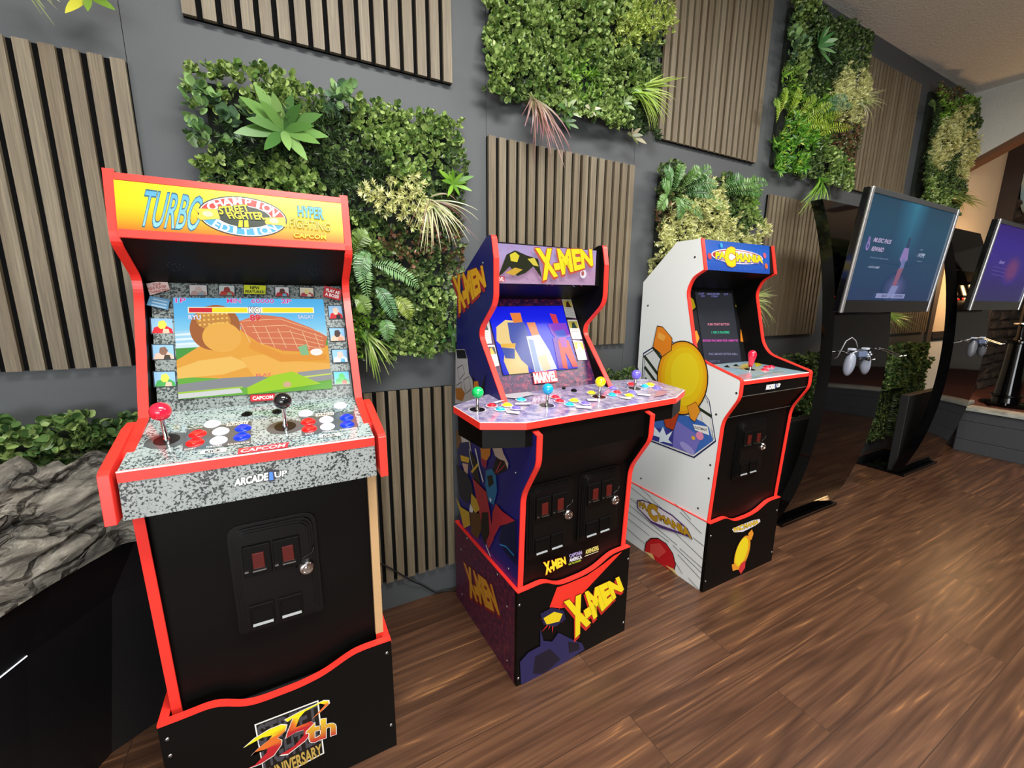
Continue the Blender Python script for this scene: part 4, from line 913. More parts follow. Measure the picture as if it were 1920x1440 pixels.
    A.ell((1328, 481), .011, .013, '#e04a48'); A.ell((1350, 461), .008, .010, '#3ab4e8'); A.ell((1431, 480), .010, .012, '#e86878'); A.ell((1434, 500), .010, .012, '#f0743a')
    A.build('marquee_print', mq, BACKLIT, I)
    dt0, dt1 = (.216, .912), (-.052, .899)
    b = MB(); slab_between(b, dt1, dt0, xi0, xi1, -.012); dk = b.build('control_deck', BLUEDECK, root)
    b = MB(); b.prism([(-.050, .884), (-.050, .838), (0.01, .838), (.01, .884)], 0, xi0, xi1); slab_between(b, (.008, .742), (-.050, .840), xi0, xi1, -.010); b.build('deck_front', BLACK, dk)
    b = MB(); b.box(xi0, xi1, -.054, -.046, .884, .898); b.build('deck_edge_strip', RED, dk)
    b = MB(); b.box(xi0, xi1, -.0535, -.048, .898, .9005); b.build('plexi_edge', mat('plexi_edge_white', '#f0ece4', .3), dk)
    b = MB(); b.box(xi0, xi1, -.0515, -.049, .8385, .8405); b.box(xi0, xi1, .0005, .003, .744, .746); b.build('panel_seam', mat('seam_light', '#5a5550', .4), dk)
    N = np.cross((1, 0, 0), (0, dt0[0]-dt1[0], dt0[1]-dt1[1])); N /= np.linalg.norm(N); PD = np.array(LW(0, *dt1))
    on = lambda u, v: I @ Vector(hit(u, v, PD, N))
    joystick(root, on(1406, 693), N, '#e0203c', 'joystick with red bat top', bat=True)
    for u, v in ((1438, 689), (1434, 694), (1446, 688)): button(root, on(u, v), N, '#e0203c', r=.0125)['label'] = 'red push button'
    for u, v in ((1363, 688), (1380, 686)):
        b = MB(); b.lathe([(.012, 0), (.010, .002), (.005, .003), (.004, .007), (.0001, .007)], on(u, v), N, 14); b.build('selector_knob', BLACK, root, smooth=True, sharp=40)
    A = Art(PD, (1, 0, 0), (0, dt0[0]-dt1[0], dt0[1]-dt1[1]), .0006)
    A.poly([(1390, 684), (1402, 681), (1408, 687), (1396, 694), (1388, 690)], '#e8d070'); A.poly([(1414, 681), (1424, 680), (1428, 685), (1418, 688)], '#ecdc30'); A.poly([(1384, 703), (1404, 700), (1410, 706), (1396, 711), (1388, 710)], '#d8a0a8'); A.line([(1400, 712), (1440, 700), (1470, 697)], .004, '#c0b070')
    A.build('deck_print', dk, GLOSSP, I)
    A = Art(LW(0, -.050, .84), (1, 0, 0), (0, 0, 1), .001)
    A.text('ARCADE', [(1436, 722.5), (1452, 720.5), (1452, 728), (1436, 730)], '#f4f4f4', .09); A.text('1', [(1453.5, 720), (1455, 720), (1455, 727), (1453.8, 727)], '#6a78b8', .02); A.text('UP', [(1456, 720), (1462.5, 719), (1462.5, 725), (1456, 726)], '#f4f4f4', .07)
    A.build('maker_logo', dk, PRINT, I)
    b = MB(); b.prism([(.021, .285), (.008, .748), (.02, .748), (.033, .285)], 0, xi0, xi1); b.build('kick_panel', BLACK, root)
    coin_door(root, .122, .308, .470, .716, .0105)
    # side artwork, plain stand-in shapes
    sp = [o for o in root.children if o.name.startswith('side_panel')][0]
    A = Art(LW(xa, 0, 0), (0, -1, 0), (0, 0, 1), .0012)
    hexa = [(1206, 662), (1231, 646), (1262, 640), (1331, 752), (1343, 828), (1302, 859), (1213, 825), (1203, 720)]
    A.poly(hexa, '#1e2452'); c = np.mean(np.array(hexa), 0)
    sc = lambda s_: [tuple(c+(np.array(p)-c)*s_) for p in hexa]
    A.poly(sc(.975), '#f2f2f0'); A.poly(sc(.945), '#1e2452'); A.poly(sc(.93), '#dfe2e0')
    for k in range(5):
        u = 1209+k*1.0; v = 668+k*21; A.line([(u, v), (u+34, v+46)], .014, '#2a3424')
    A.line([(1226, 652), (1250, 684)], .014, '#2a3424')
    A.poly([(1214, 780), (1240, 770), (1300, 782), (1328, 796), (1338, 826), (1302, 852), (1216, 822)], '#3f6ab8'); A.poly([(1214, 800), (1262, 806), (1300, 850), (1216, 822)], '#3c3c90'); A.poly([(1266, 786), (1316, 820), (1302, 852), (1262, 838)], '#7a74c4'); A.ell((1289, 840), .040, .016, '#a49cdc', rot=-.35)
    A.poly([(1312, 752), (1328, 756), (1336, 806), (1318, 790)], '#e8eae6'); A.line([(1312, 766), (1334, 780)], .012, '#2a3424')
    A.poly([(1228, 800), (1238, 812), (1244, 800), (1250, 816), (1262, 808), (1254, 824), (1262, 832), (1244, 828), (1236, 830), (1238, 820), (1226, 816)], '#e4f2fa')
    A.poly([(1300, 795), (1328, 800), (1331, 816), (1304, 806)], '#f2f2ee'); A.text('CRAZYMART', [(1302, 798), (1327, 804), (1327, 809), (1302, 803)], '#22262a', .02)
    A.ell((1313, 817), .018, .017, '#e890b4'); A.ell((1301, 821), .009, .008, '#e8b83c')
    g = A.px((1278, 709)); A.ell(g, .129, .156, '#1e1a18', uvc=True); A.ell(g, .124, .151, '#f0a018', uvc=True); g2 = (g[0]+.006, g[1]+.004); A.ell(g2, .112, .140, '#f2b818', uvc=True); A.ell((g[0]+.010, g[1]+.008), .096, .122, '#f2cc1a', uvc=True); A.ell((g[0]+.016, g[1]+.016), .070, .092, '#f4da24', uvc=True)
    for q, col in (([(1226, 650), (1234, 612), (1244, 614), (1261, 634), (1260, 656), (1243, 668), (1240, 662)], '#ee8a22'), ([(1290, 762), (1306, 754), (1314, 770), (1304, 790), (1296, 784)], '#ee9a2a'), ([(1250, 770), (1268, 768), (1274, 776), (1264, 806), (1250, 800), (1246, 786)], '#b8401e')):
        cq = np.mean(np.array(q), 0); A.poly([tuple(cq+(np.array(p)-cq)*1.06) for p in q], '#241812'); A.poly(q, col)
    A.poly([(1236, 622), (1250, 630), (1246, 640), (1234, 634)], '#f6ae48')
    A.build('side_print', sp, PRINT, I)
    for u, v in ((1303, 482), (1215, 573), (1381, 737), (1343, 777), (1332, 872), (1329, 897), (1309, 953), (1198, 841), (1202, 897)): screw(root, I @ Vector(hit(u, v, LW(xa, 0, 0), (1, 0, 0))), (-1, 0, 0), .0045, mat('dark_screw', '#3a3a3c', .4, .6))
    rs = [o for o in root.children if o.name.startswith('riser_side')][0]
    A = Art(LW(0, 0, 0), (0, -1, 0), (0, 0, 1), .001)
    for p, q in [((1197, 911), (1221, 933)), ((1221, 935), (1262, 972)), ((1181, 912), (1222, 944)), ((1300, 1008), (1323, 1026)), ((1180, 933), (1254, 988)), ((1260, 993), (1322, 1052)), ((1178, 945), (1270, 1022)), ((1275, 1028), (1320, 1068)), ((1177, 958), (1255, 1016)), ((1262, 1022), (1318, 1076)), ((1176, 971), (1218, 1004)), ((1272, 1040), (1314, 1085)), ((1175, 990), (1210, 1020)), ((1266, 944), (1272, 950)), ((1278, 954), (1296, 974)), ((1276, 960), (1316, 1000)), ((1266, 1052), (1280, 1075)), ((1292, 1084), (1312, 1106))]: A.line([p, q], .0022, '#2a2a2e')
    cg = A.px((1238, 1052)); 
    gh = [(1210, 1034), (1213, 1018), (1222, 1010), (1235, 1010), (1250, 1020), (1262, 1038), (1267, 1058), (1263, 1072), (1240, 1058)]
    A.poly([tuple(np.array([1238, 1044])+(np.array(p)-np.array([1238, 1044]))*1.05) for p in gh], '#1c1012'); A.poly(gh, '#c81c24'); A.poly([(1220, 1020), (1238, 1018), (1250, 1034), (1236, 1046), (1220, 1036)], '#dc4a44')
    A.poly([(1209, 1033), (1224, 1038), (1230, 1052)], '#e8c47c'); A.poly([(1248, 1059), (1264, 1066), (1272, 1080)], '#e8c47c')
    A.poly([(1195, 938), (1206, 937), (1230, 946), (1262, 965), (1290, 990), (1300, 1010), (1280, 1002), (1240, 990), (1222, 980), (1196, 952)], '#5a3a78'); A.poly([(1197, 940), (1206, 939), (1230, 948), (1262, 968), (1288, 992), (1296, 1004), (1240, 984), (1222, 976), (1198, 952)], '#efe6ea')
    A.text('PA', [(1199, 940), (1213, 944), (1214, 957), (1200, 950)], '#c99a24', .06, out='#3a2a48', ow=.03); A.text('C', [(1216, 944), (1232, 950), (1232, 976), (1218, 968)], '#c99a24', .08, out='#8a3a2a', ow=.02); A.text('MANIA', [(1236, 962), (1293, 992), (1297, 1008), (1238, 974)], '#c99a24', .06, out='#3a2a58', ow=.03)
    A.build('riser_side_print', rs, PRINT, I)
    A = Art(LW(0, 0, 0), (1, 0, 0), (0, 0, 1), .0012)
    A.poly([(1372, 992), (1384, 986), (1412, 975), (1424, 973), (1425, 978), (1416, 985), (1392, 997), (1376, 998)], '#e9e4ec')
    A.text('PAC', [(1375, 990), (1392, 983), (1393, 992), (1377, 997)], '#e8c02c', .06, out='#4a3a6a', ow=.03); A.text('MANIA', [(1394, 983), (1421, 974), (1421, 981), (1395, 991)], '#e8c02c', .05, out='#4a3a6a', ow=.03)
    g = A.px((1391, 1036)); A.ell(g, .055, .083, '#1c1610', rot=-.2, uvc=True); A.ell(g, .051, .079, '#f0a020', rot=-.2, uvc=True); A.ell((g[0]-.006, g[1]+.006), .041, .066, '#f4dc20', rot=-.2, uvc=True)
    for q, col in (([(1402, 1000), (1409, 992), (1412, 1000), (1408, 1012), (1403, 1010)], '#ee9a2a'), ([(1371, 1058), (1380, 1056), (1380, 1068), (1373, 1070)], '#ee9a2a'), ([(1388, 1056), (1397, 1050), (1396, 1064), (1388, 1076), (1384, 1068)], '#d8343a')): A.poly(q, col)
    A.build('riser_front_print', rf, PRINT, I)
    for u, v in ((1333, 1005), (1323, 1090), (1457, 957), (1447, 1035)): screw(root, I @ Vector(hit(u, v, LW(0, 0, 0), (0, 1, 0))), (0, -1, 0))
maze_cabinet()

# ================================================================== SLATTED PANELS
def slat_panel(x0, x1, z0, z1, label, narrow_last=False):
    o = empty('slat_panel', (x0, -.0015, z0)); tag(o, label, 'wall panel', 'slatted wood wall panels')
    b = MB(); b.box(0, x1-x0, -.009, 0, 0, z1-z0); b.build('felt_backing', FELT, o)
    b = MB(); n = 17; pitch = (x1-x0+.013)/n
    for i in range(n):
        a = i*pitch
        b.box(a, a+pitch-.0135, -.021, -.008, .0, z1-z0)
    s_ = b.build('slats', SLAT, o); return o
slat_panel(-.98, -.29, 1.0, 1.748, 'tall slatted wood panel at far left, behind the left arcade cabinet')
slat_panel(-.162, .555, 1.883, 2.60, 'slatted wood panel at the top of the photo, above the yellow marquee cabinet')
slat_panel(-.155, .530, .127, .865, 'low dark slatted panel on the wall between left and middle arcade cabinets')
slat_panel(.686, 1.374, .991, 1.750, 'slatted wood panel directly behind the four-player cabinet')
slat_panel(1.500, 2.190, 1.879, 2.60, 'slatted wood panel high on the wall above the white arcade cabinet')
slat_panel(2.34, 2.960, .990, 1.748, 'slatted wood panel between the white arcade cabinet and the first kiosk')
slat_panel(3.150, 3.825, 1.872, 2.595, 'slatted wood panel high on the wall above the first kiosk screen')
slat_panel(3.97, 4.64, .955, 1.74, 'slatted wood panel mostly hidden behind the first kiosk screen')

# ================================================================== PLANT PANELS
def unit(v): return v/np.maximum(np.linalg.norm(v, axis=-1, keepdims=True), 1e-9)
TPL = {
 'round': (np.array([(0, 0, 0), (.30, .22, .03), (.40, .55, .05), (.24, .88, .03), (0, 1, 0), (-.24, .88, .03), (-.40, .55, .05), (-.30, .22, .03), (0, .55, -.06)]), [(0, 1, 2, 8), (8, 2, 3, 4), (8, 4, 5, 6), (0, 8, 6, 7)]),
 'oval': (np.array([(0, 0, 0), (.20, .3, .03), (.24, .6, .04), (0, 1, 0), (-.24, .6, .04), (-.20, .3, .03), (0, .5, -.05)]), [(0, 1, 2, 6), (6, 2, 3, 4), (0, 6, 4, 5)]),
 'thin': (np.array([(0, 0, 0), (.11, .5, .0), (0, 1, .0), (-.11, .5, .0)]), [(0, 1, 2, 3)]),
 'spear': (np.array([(0, 0, 0), (.09, .35, .03), (.10, .6, .02), (0, 1, -.05), (-.10, .6, .02), (-.09, .35, .03), (0, .5, -.02)]), [(0, 1, 2, 6), (6, 2, 3, 4), (0, 6, 4, 5)]),
}
def lin(c): return np.array(L(c)[:3])
class Leaves:
    def __init__(s): s.V = []; s.F = []; s.C = []; s.k = 0
    def put(s, kind, P, D, Nn, size, col):
        """P positions, D length directions, Nn face normals, size per leaf, col per leaf"""
        T, F = TPL[kind]; D = unit(D); X = unit(np.cross(D, Nn)); Z = np.cross(X, D)
        v = P[:, None, :]+size[:, None, None]*(T[None, :, 0:1]*X[:, None, :]+T[None, :, 1:2]*D[:, None, :]+T[None, :, 2:3]*Z[:, None, :])
        n = len(P); s.V.append(v.reshape(-1, 3)); 
        for f in F:
            a = np.array(f)[None, :]+(np.arange(n)*len(T))[:, None]+s.k; s.F.append(a)
        s.C.append((np.repeat(col, len(T), 0))); s.k += n*len(T)
    def strip(s, pts, wds, nrm, col):
        pts = np.array(pts); n = len(pts); d = np.gradient(pts, axis=0); sd = unit(np.cross(d, nrm)); w_ = np.array(wds)[:, None]/2
        v = np.concatenate([pts-sd*w_, pts+sd*w_]); s.V.append(v)
        s.F.append(np.array([(i, i+1, n+i+1, n+i) for i in range(n-1)])+s.k)
        c = np.array(col); c = np.tile(c, (n, 1)) if c.ndim == 1 else c
        s.C.append(np.concatenate([c, c])); s.k += 2*n
    def build(s, name, parent, m=None, label=None):
        V = np.concatenate(s.V); C = np.concatenate(s.C); V[:, 1] = np.minimum(V[:, 1], -.0005); wx = V[:, 0]+parent.location.x; wz = V[:, 2]+parent.location.z
        for a, c, h in ((-.32, .19, 1.33), (.50, 1.02, 1.31), (1.41, 1.93, 1.37), (-1.1, -.29, .80), (2.24, 2.82, .54), (3.68, 4.26, .54)):
            k = (wx > a) & (wx < c) & (wz < h); V[k, 1] = np.maximum(V[k, 1]*.33, -.043)
        quads = np.concatenate(s.F).astype(np.int32); me = bpy.data.meshes.new(name)
        me.vertices.add(len(V)); me.vertices.foreach_set('co', V.astype(np.float32).ravel())
        me.loops.add(quads.size); me.loops.foreach_set('vertex_index', quads.ravel())
        me.polygons.add(len(quads)); me.polygons.foreach_set('loop_start', np.arange(len(quads), dtype=np.int32)*4); me.polygons.foreach_set('loop_total', np.full(len(quads), 4, np.int32))
        me.polygons.foreach_set('use_smooth', np.ones(len(quads), bool))
        me.materials.append(m or LEAF); me.update(calc_edges=True)
        at = me.color_attributes.new('Col', 'FLOAT_COLOR', 'POINT'); at.data.foreach_set('color', np.concatenate([C, np.ones((len(C), 1))], 1).astype(np.float32).ravel())
        o = bpy.data.objects.new(name, me); COL.objects.link(o); o.parent = parent
        if label: o['label'] = label
        return o
def rnd(n, s=1.0): return RNG.normal(0, s, (n, 3))
KINDS = {  # leaf shape, size, density (sprigs per m2), leaves per sprig, colours, depth, name
 'box': ('round', .0165, 1900, 8, ['#4c6f35', '#6d8d49', '#8aa866', '#35552a'], .055, 'boxwood_foliage'),
 'bigbox': ('round', .022, 900, 7, ['#35582f', '#527542', '#7b9a5c', '#243f22'], .05, 'boxwood_foliage'),
 'dkbox': ('round', .015, 1900, 7, ['#31492a', '#486539', '#647f4a', '#23381f'], .04, 'dark_boxwood_foliage'),
 'euc': ('round', .026, 560, 7, ['#537a49', '#7ba46a', '#4e6f56', '#3a5b3a'], .06, 'round_leaf_foliage'),
 'fine': ('thin', .019, 2500, 14, ['#22361e', '#31492a', '#3f5a31', '#1b2c18'], .04, 'cypress_foliage'),
 'cream': ('thin', .019, 2400, 14, ['#a9a865', '#cfcd8c', '#dedba6', '#8b9450'], .07, 'cream_tipped_foliage'),
 'lime': ('thin', .018, 2400, 14, ['#7f9440', '#a8b955', '#c4cd72', '#5f7a30'], .07, 'lime_tipped_foliage'),
 'red': ('round', .014, 1900, 7, ['#4f5a2e', '#6a5038', '#5a6a3a', '#86584a', '#3c4a28', '#6f8048'], .045, 'red_tinted_foliage'),
 'star': ('spear', .036, 620, 9, ['#3f7a22', '#5f9a2e', '#86b448', '#3a6a20', '#b9bc48'], .06, 'star_leaf_foliage'),
 'fernmat': ('spear', .03, 900, 8, ['#3f6a26', '#5f8f30', '#7aa83e', '#2c5020'], .05, 'fern_foliage'),
}
class PlantPanel:
    def __init__(s, x0, x1, z0, z1, label, seeds, bulge=.0, dens=1.0, ragged=.022):
        s.o = empty('artificial_plant_panel', (x0, -.0015, z0)); tag(s.o, label, 'plant wall panel', 'artificial greenery panels on the grey wall')
        s.x0, s.z0 = x0, z0; s.off = np.array([x0, 0, z0])
        b = MB(); b.box(.03, x1-x0-.03, -.018, 0, .03, z1-z0-.03); b.build('backing_mat', mat('backing_mat_green', '#121a10', .9), s.o)
        SP = []
        for (u, v), k in seeds:
            h = hit(u, v, (0, -.05, 0), (0, 1, 0)); SP.append((h[0], h[2], k))
        sx = np.array([p[0] for p in SP]); sz = np.array([p[1] for p in SP]); sk = [p[2] for p in SP]
        area_ = (x1-x0+.04)*(z1-z0+.04); bag = {}
        N = int(area_*8000); X = RNG.uniform(x0-.03, x1+.02, N); Z = RNG.uniform(z0-.02, z1+.02, N)
        jx = X+RNG.normal(0, .018, N); jz = Z+RNG.normal(0, .018, N)
        idx = np.argmin((jx[:, None]-sx)**2+(jz[:, None]-sz)**2, 1); pr = RNG.random(N)
        edge = np.minimum(np.minimum(X-x0, x1-X), np.minimum(Z-z0, z1-Z))
        lump = np.array([noise.noise(Vector((x*9, z*9, x0))) for x, z in zip(X, Z)])
        for k in set(sk):
            shape, size, den, per, cols, depth, nm = KINDS[k]
            sel = np.array([sk[i] == k for i in idx]) & (pr < den*dens*3.1/8000) & (edge > -ragged*(.4+lump*1.2))
            n = int(sel.sum())
            if not n: continue
            B = np.stack([X[sel]-x0, -.022-RNG.random(n)*depth*.45-np.clip(lump[sel]+.25, 0, 1)*depth-bulge, Z[sel]-z0], 1)
            A_ = unit(np.stack([RNG.normal(0, .55, n), -np.ones(n), RNG.normal(.15, .55, n)], 1))
            LV = bag.setdefault(nm, Leaves()); cl = np.array([lin(c) for c in cols])*(np.array([1.12, 1.15, 1.1]) if k in ('cream', 'lime', 'red', 'star') else np.array([1.42, 1.22, 1.15]))
            tone = RNG.random(n)
            for j in range(per):
                a = 2*math.pi*j/per+RNG.random(n)*1.2; t1 = unit(np.cross(A_, rnd(n))); t2 = np.cross(A_, t1)
                rad = t1*np.cos(a)[:, None]+t2*np.sin(a)[:, None]; lv = (j/per)
                D = rad*(.9-.5*lv)+A_*(.25+.9*lv)
                if shape == 'thin': D = rad*.6+A_*(.3+RNG.random(n)[:, None]*.8)
                P = B+A_*(size*.5*lv*(1.6 if shape != 'spear' else .3))
                Nn = A_*1.0-rad*.35+rnd(n, .25)
                ci = (tone*2+RNG.random(n)*1.6)*len(cols)/3.6; c0 = cl[np.clip(ci.astype(int), 0, len(cols)-1)]; c0 = c0*RNG.uniform(.8, 1.2, (n, 1))
                LV.put(shape, P, D, Nn, size*RNG.uniform(.7, 1.2, n), c0)
        for nm, LV in bag.items(): LV.build(nm, s.o)
    def at(s, u, v, y=-.06): return hit(u, v, (0, y, 0), (0, 1, 0))-s.off
    def rosette(s, u, v, r, n, cols, wd=.26, name='broad_leaf_plant', up=.25, y=-.07, label=None, droop=.5):
        B = s.at(u, v, y); LV = Leaves(); cl = [lin(c) for c in cols]
        for i in range(n):
            a = 2.399*i; lv = i/n; out_ = .35+.8*lv; d = unit(np.array([math.cos(a), -(.9-.55*lv), math.sin(a)+up])); ln = r*(.65+.35*lv)*random.uniform(.85, 1.1)
            pts = []; w_ = []; 
            for t in np.linspace(0, 1, 7):
                q = B+d*ln*t+np.array([math.cos(a)*.1, -.02, -droop*.25])*ln*t*t; pts.append(q); w_.append(ln*wd*(math.sin(math.pi*min(1, t*.92+.08))**.8)+.0015)
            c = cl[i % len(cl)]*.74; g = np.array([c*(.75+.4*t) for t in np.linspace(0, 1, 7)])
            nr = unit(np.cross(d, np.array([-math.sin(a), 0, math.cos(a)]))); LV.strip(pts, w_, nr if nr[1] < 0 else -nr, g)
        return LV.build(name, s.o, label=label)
    def tuft(s, u, v, tips, n, cols, wd=.006, name='grass_tuft', y=-.06, y2=-.09, sag=.05, label=None, spread=.035):
        """long blades from one root towards a fan of tips given in the photograph"""
        B = s.at(u, v, y); LV = Leaves(); T = [s.at(a, b, y2) for a, b in tips]
        for i in range(n):
            k = random.random()*(len(T)-1); j = int(k); f = k-j; tip = T[j]*(1-f)+T[min(j+1, len(T)-1)]*f
            tip = B+(tip-B)*random.uniform(.55, 1.08)+np.array([random.gauss(0, spread*.5), random.gauss(-.01, .02), random.gauss(0, spread*.5)])
            tip[1] = min(tip[1], -.03)
            mid = (B+tip)/2+np.array([0, -.025-random.random()*.03, sag*random.uniform(.3, 1)]); ts = np.linspace(0, 1, 8)
            root_ = B+np.array([random.gauss(0, .008), random.uniform(-.01, .01), random.gauss(0, .008)])
            pts = [root_*(1-t)**2+mid*2*t*(1-t)+tip*t*t for t in ts]; w_ = [wd*random.uniform(.9, 1)*(1-.9*t**1.5)*(.6+.4*min(1, t*4)) for t in ts]
            c0, c1 = lin(random.choice(cols[0])), lin(random.choice(cols[1])); g = np.array([c0*(1-t)+c1*t for t in ts])
            LV.strip(pts, w_, np.array([random.gauss(0, .4), -1, random.gauss(0, .4)]), g)
        return LV.build(name, s.o, label=label)
    def fern(s, fr, cols, name='fern_frond', wd=.03, y=-.07, y2=-.1, n=24, arch=.03):
        """one arching frond per (root, tip) pair of photograph points"""
        for (u0, v0, u1, v1) in fr:
            A0, A1 = s.at(u0, v0, y), s.at(u1, v1, y2); mid = (A0+A1)/2+np.array([0, -.03, arch]); LV = Leaves(); c = lin(random.choice(cols)); c2 = lin(random.choice(cols))
            ts = np.linspace(0, 1, n); P = np.array([A0*(1-t)**2+mid*2*t*(1-t)+A1*t*t for t in ts]); d = unit(np.gradient(P, axis=0)); front = np.array([0, -1, .15])
            sd = unit(np.cross(d, front)); LV.strip(P, [.0022]*n, front, c*.8)
            L0 = wd*np.sin(np.pi*np.clip(ts*.93+.05, 0, 1))**.7
            for sgn in (-1, 1):
                D = sd*sgn+d*.45+RNG.normal(0, .06, (n, 3)); LV.put('spear', P, D, np.tile(front, (n, 1))+RNG.normal(0, .15, (n, 3)), L0*RNG.uniform(.9, 1.1, n), np.array([c*(1-t)+c2*t for t in ts])*RNG.uniform(.85, 1.15, (n, 1)))
            LV.build(name, s.o)

GR = (['#3f6a2a', '#5c8434'], ['#a8c060', '#c8cf86', '#8fb048'])
# big panel behind and beside the left cabinet
p = PlantPanel(-.165, .575, 1.0, 1.765, 'leafy artificial plant panel with a broad-leaf rosette, behind the yellow marquee',
  [((380, 150), 'box'), ((460, 165), 'box'), ((370, 205), 'euc'), ((440, 215), 'euc'), ((380, 250), 'euc'), ((500, 180), 'box'), ((560, 165), 'box'), ((620, 175), 'euc'), ((690, 200), 'box'), ((760, 230), 'box'), ((840, 250), 'box'), ((800, 290), 'box'), ((750, 300), 'box'), ((850, 300), 'dkbox'), ((620, 240), 'fine'), ((560, 290), 'fine'), ((650, 290), 'dkbox'), ((430, 290), 'fine'), ((390, 300), 'box'), ((500, 320), 'box'), ((480, 280), 'fine'), ((560, 340), 'box'), ((640, 350), 'fine'), ((700, 330), 'fine'), ((830, 350), 'dkbox'), ((710, 365), 'cream'), ((740, 385), 'cream'), ((770, 400), 'cream'), ((700, 410), 'dkbox'), ((680, 450), 'box'), ((760, 440), 'fine'), ((820, 400), 'fine'), ((750, 450), 'red'), ((780, 470), 'red'), ((850, 475), 'red'), ((800, 500), 'dkbox'), ((700, 500), 'dkbox'), ((730, 560), 'dkbox'), ((830, 560), 'box'), ((860, 600), 'box'), ((780, 590), 'dkbox'), ((720, 620), 'dkbox'), ((690, 600), 'fernmat'), ((670, 560), 'dkbox'), ((790, 640), 'box'), ((860, 650), 'dkbox'), ((840, 520), 'dkbox')])
p.rosette(532, 245, .125, 15, ['#5b8b3c', '#7aa854', '#8fb868', '#497a34'], .27, label='broad bright green leaf rosette')
p.rosette(850, 345, .07, 10, ['#6aa02c', '#8cc03c'], .2)
p.tuft(800, 378, [(770, 440), (800, 465), (840, 470), (880, 455), (905, 415)], 60, (['#6f8a48', '#b8b488', '#5a3040'], ['#c9c890', '#d8d4a8', '#8c4a58']), .006, label='cream and purple grass tuft')
p.fern([(700, 495, 785, 540), (690, 470, 672, 530), (668, 470, 690, 560), (705, 540, 740, 600), (720, 600, 728, 640)], ['#4d7a4a', '#6f9a5c', '#557f3a'])
p.fern([(660, 480, 690, 440), (664, 560, 690, 590), (740, 560, 770, 600)], ['#7d8f2e', '#6a8a2c'])
p.tuft(682, 628, [(690, 700), (705, 712), (725, 705), (745, 690), (765, 690)], 34, GR, .008, sag=.03)
p.rosette(856, 630, .085, 7, ['#4d7a3c', '#6a9a4c'], .2, droop=1.2)
# top centre
p = PlantPanel(.668, 1.45, 1.875, 2.62, 'light green boxwood plant panel at top centre, above the four-player cabinet',
  [((930, 30), 'box'), ((1000, 30), 'box'), ((1080, 20), 'box'), ((930, 90), 'box'), ((1000, 100), 'box'), ((1080, 90), 'box'), ((940, 140), 'box'), ((1020, 150), 'box'), ((1090, 150), 'fernmat'), ((1140, 110), 'box'), ((1150, 30), 'box'), ((1180, 30), 'lime'), ((1205, 55), 'lime'), ((1160, 48), 'lime'), ((1200, 20), 'lime'), ((1210, 100), 'dkbox'), ((1180, 150), 'box'), ((1150, 200), 'box'), ((1080, 190), 'box'), ((980, 180), 'dkbox'), ((1190, 230), 'fine')], dens=1.15)
p.tuft(992, 182, [(975, 265), (1000, 260), (1020, 290), (1045, 305), (1070, 280)], 46, (['#5a6a38', '#6f8048'], ['#a85864', '#b8808a', '#8a4a58']), .008, sag=.02, label='red tipped grass tuft')
p.tuft(1188, 172, [(1262, 135), (1262, 165), (1258, 200), (1240, 235), (1225, 250)], 54, (['#6a8f30', '#8ab040'], ['#c2d070', '#a8c050']), .007, sag=.01, label='yellow green grass tuft')
for u, v, r_, c_ in ((1062, 205, .06, ['#5f8a48', '#c8d8a8']), (1108, 205, .05, ['#d8d6b4', '#6f9450']), (1170, 195, .05, ['#7aa058', '#a9c088']), (1060, 228, .055, ['#4a7038', '#5f8448']), (1185, 255, .06, ['#6f7a48', '#b8b090'])): p.rosette(u, v, r_, 6, c_, .3, droop=.8)
# above the white cabinet
p = PlantPanel(1.50, 2.215, 1.0, 1.76, 'plant panel of ferns over cream foliage, behind the white arcade cabinet',
  [((1250, 340), 'dkbox'), ((1300, 340), 'dkbox'), ((1240, 400), 'red'), ((1260, 430), 'cream'), ((1300, 425), 'cream'), ((1340, 415), 'cream'), ((1240, 460), 'cream'), ((1230, 500), 'cream'), ((1300, 450), 'cream'), ((1350, 440), 'cream'), ((1370, 400), 'dkbox'), ((1400, 400), 'box'), ((1390, 430), 'dkbox'), ((1420, 380), 'fernmat'), ((1360, 350), 'dkbox'), ((1340, 370), 'cream'), ((1400, 450), 'cream'), ((1400, 520), 'dkbox'), ((1300, 600), 'dkbox')], dens=1.2)
p.fern([(1255, 360, 1245, 315), (1262, 358, 1275, 308), (1280, 350, 1312, 318), (1250, 370, 1240, 345), (1290, 345, 1335, 318), (1268, 370, 1272, 415), (1262, 375, 1318, 412), (1285, 365, 1340, 372), (1290, 352, 1345, 350), (1300, 380, 1360, 392), (1350, 352, 1395, 338), (1355, 355, 1418, 350), (1360, 362, 1430, 366), (1380, 355, 1440, 345), (1250, 372, 1232, 395)], ['#3f7236', '#548440', '#6a9448'], wd=.034)
p.tuft(1400, 560, [(1450, 545), (1445, 570), (1450, 590), (1440, 625), (1428, 640)], 40, (['#8aa050', '#a8b868'], ['#d8d8a0', '#c8cf86']), .006, sag=.02)
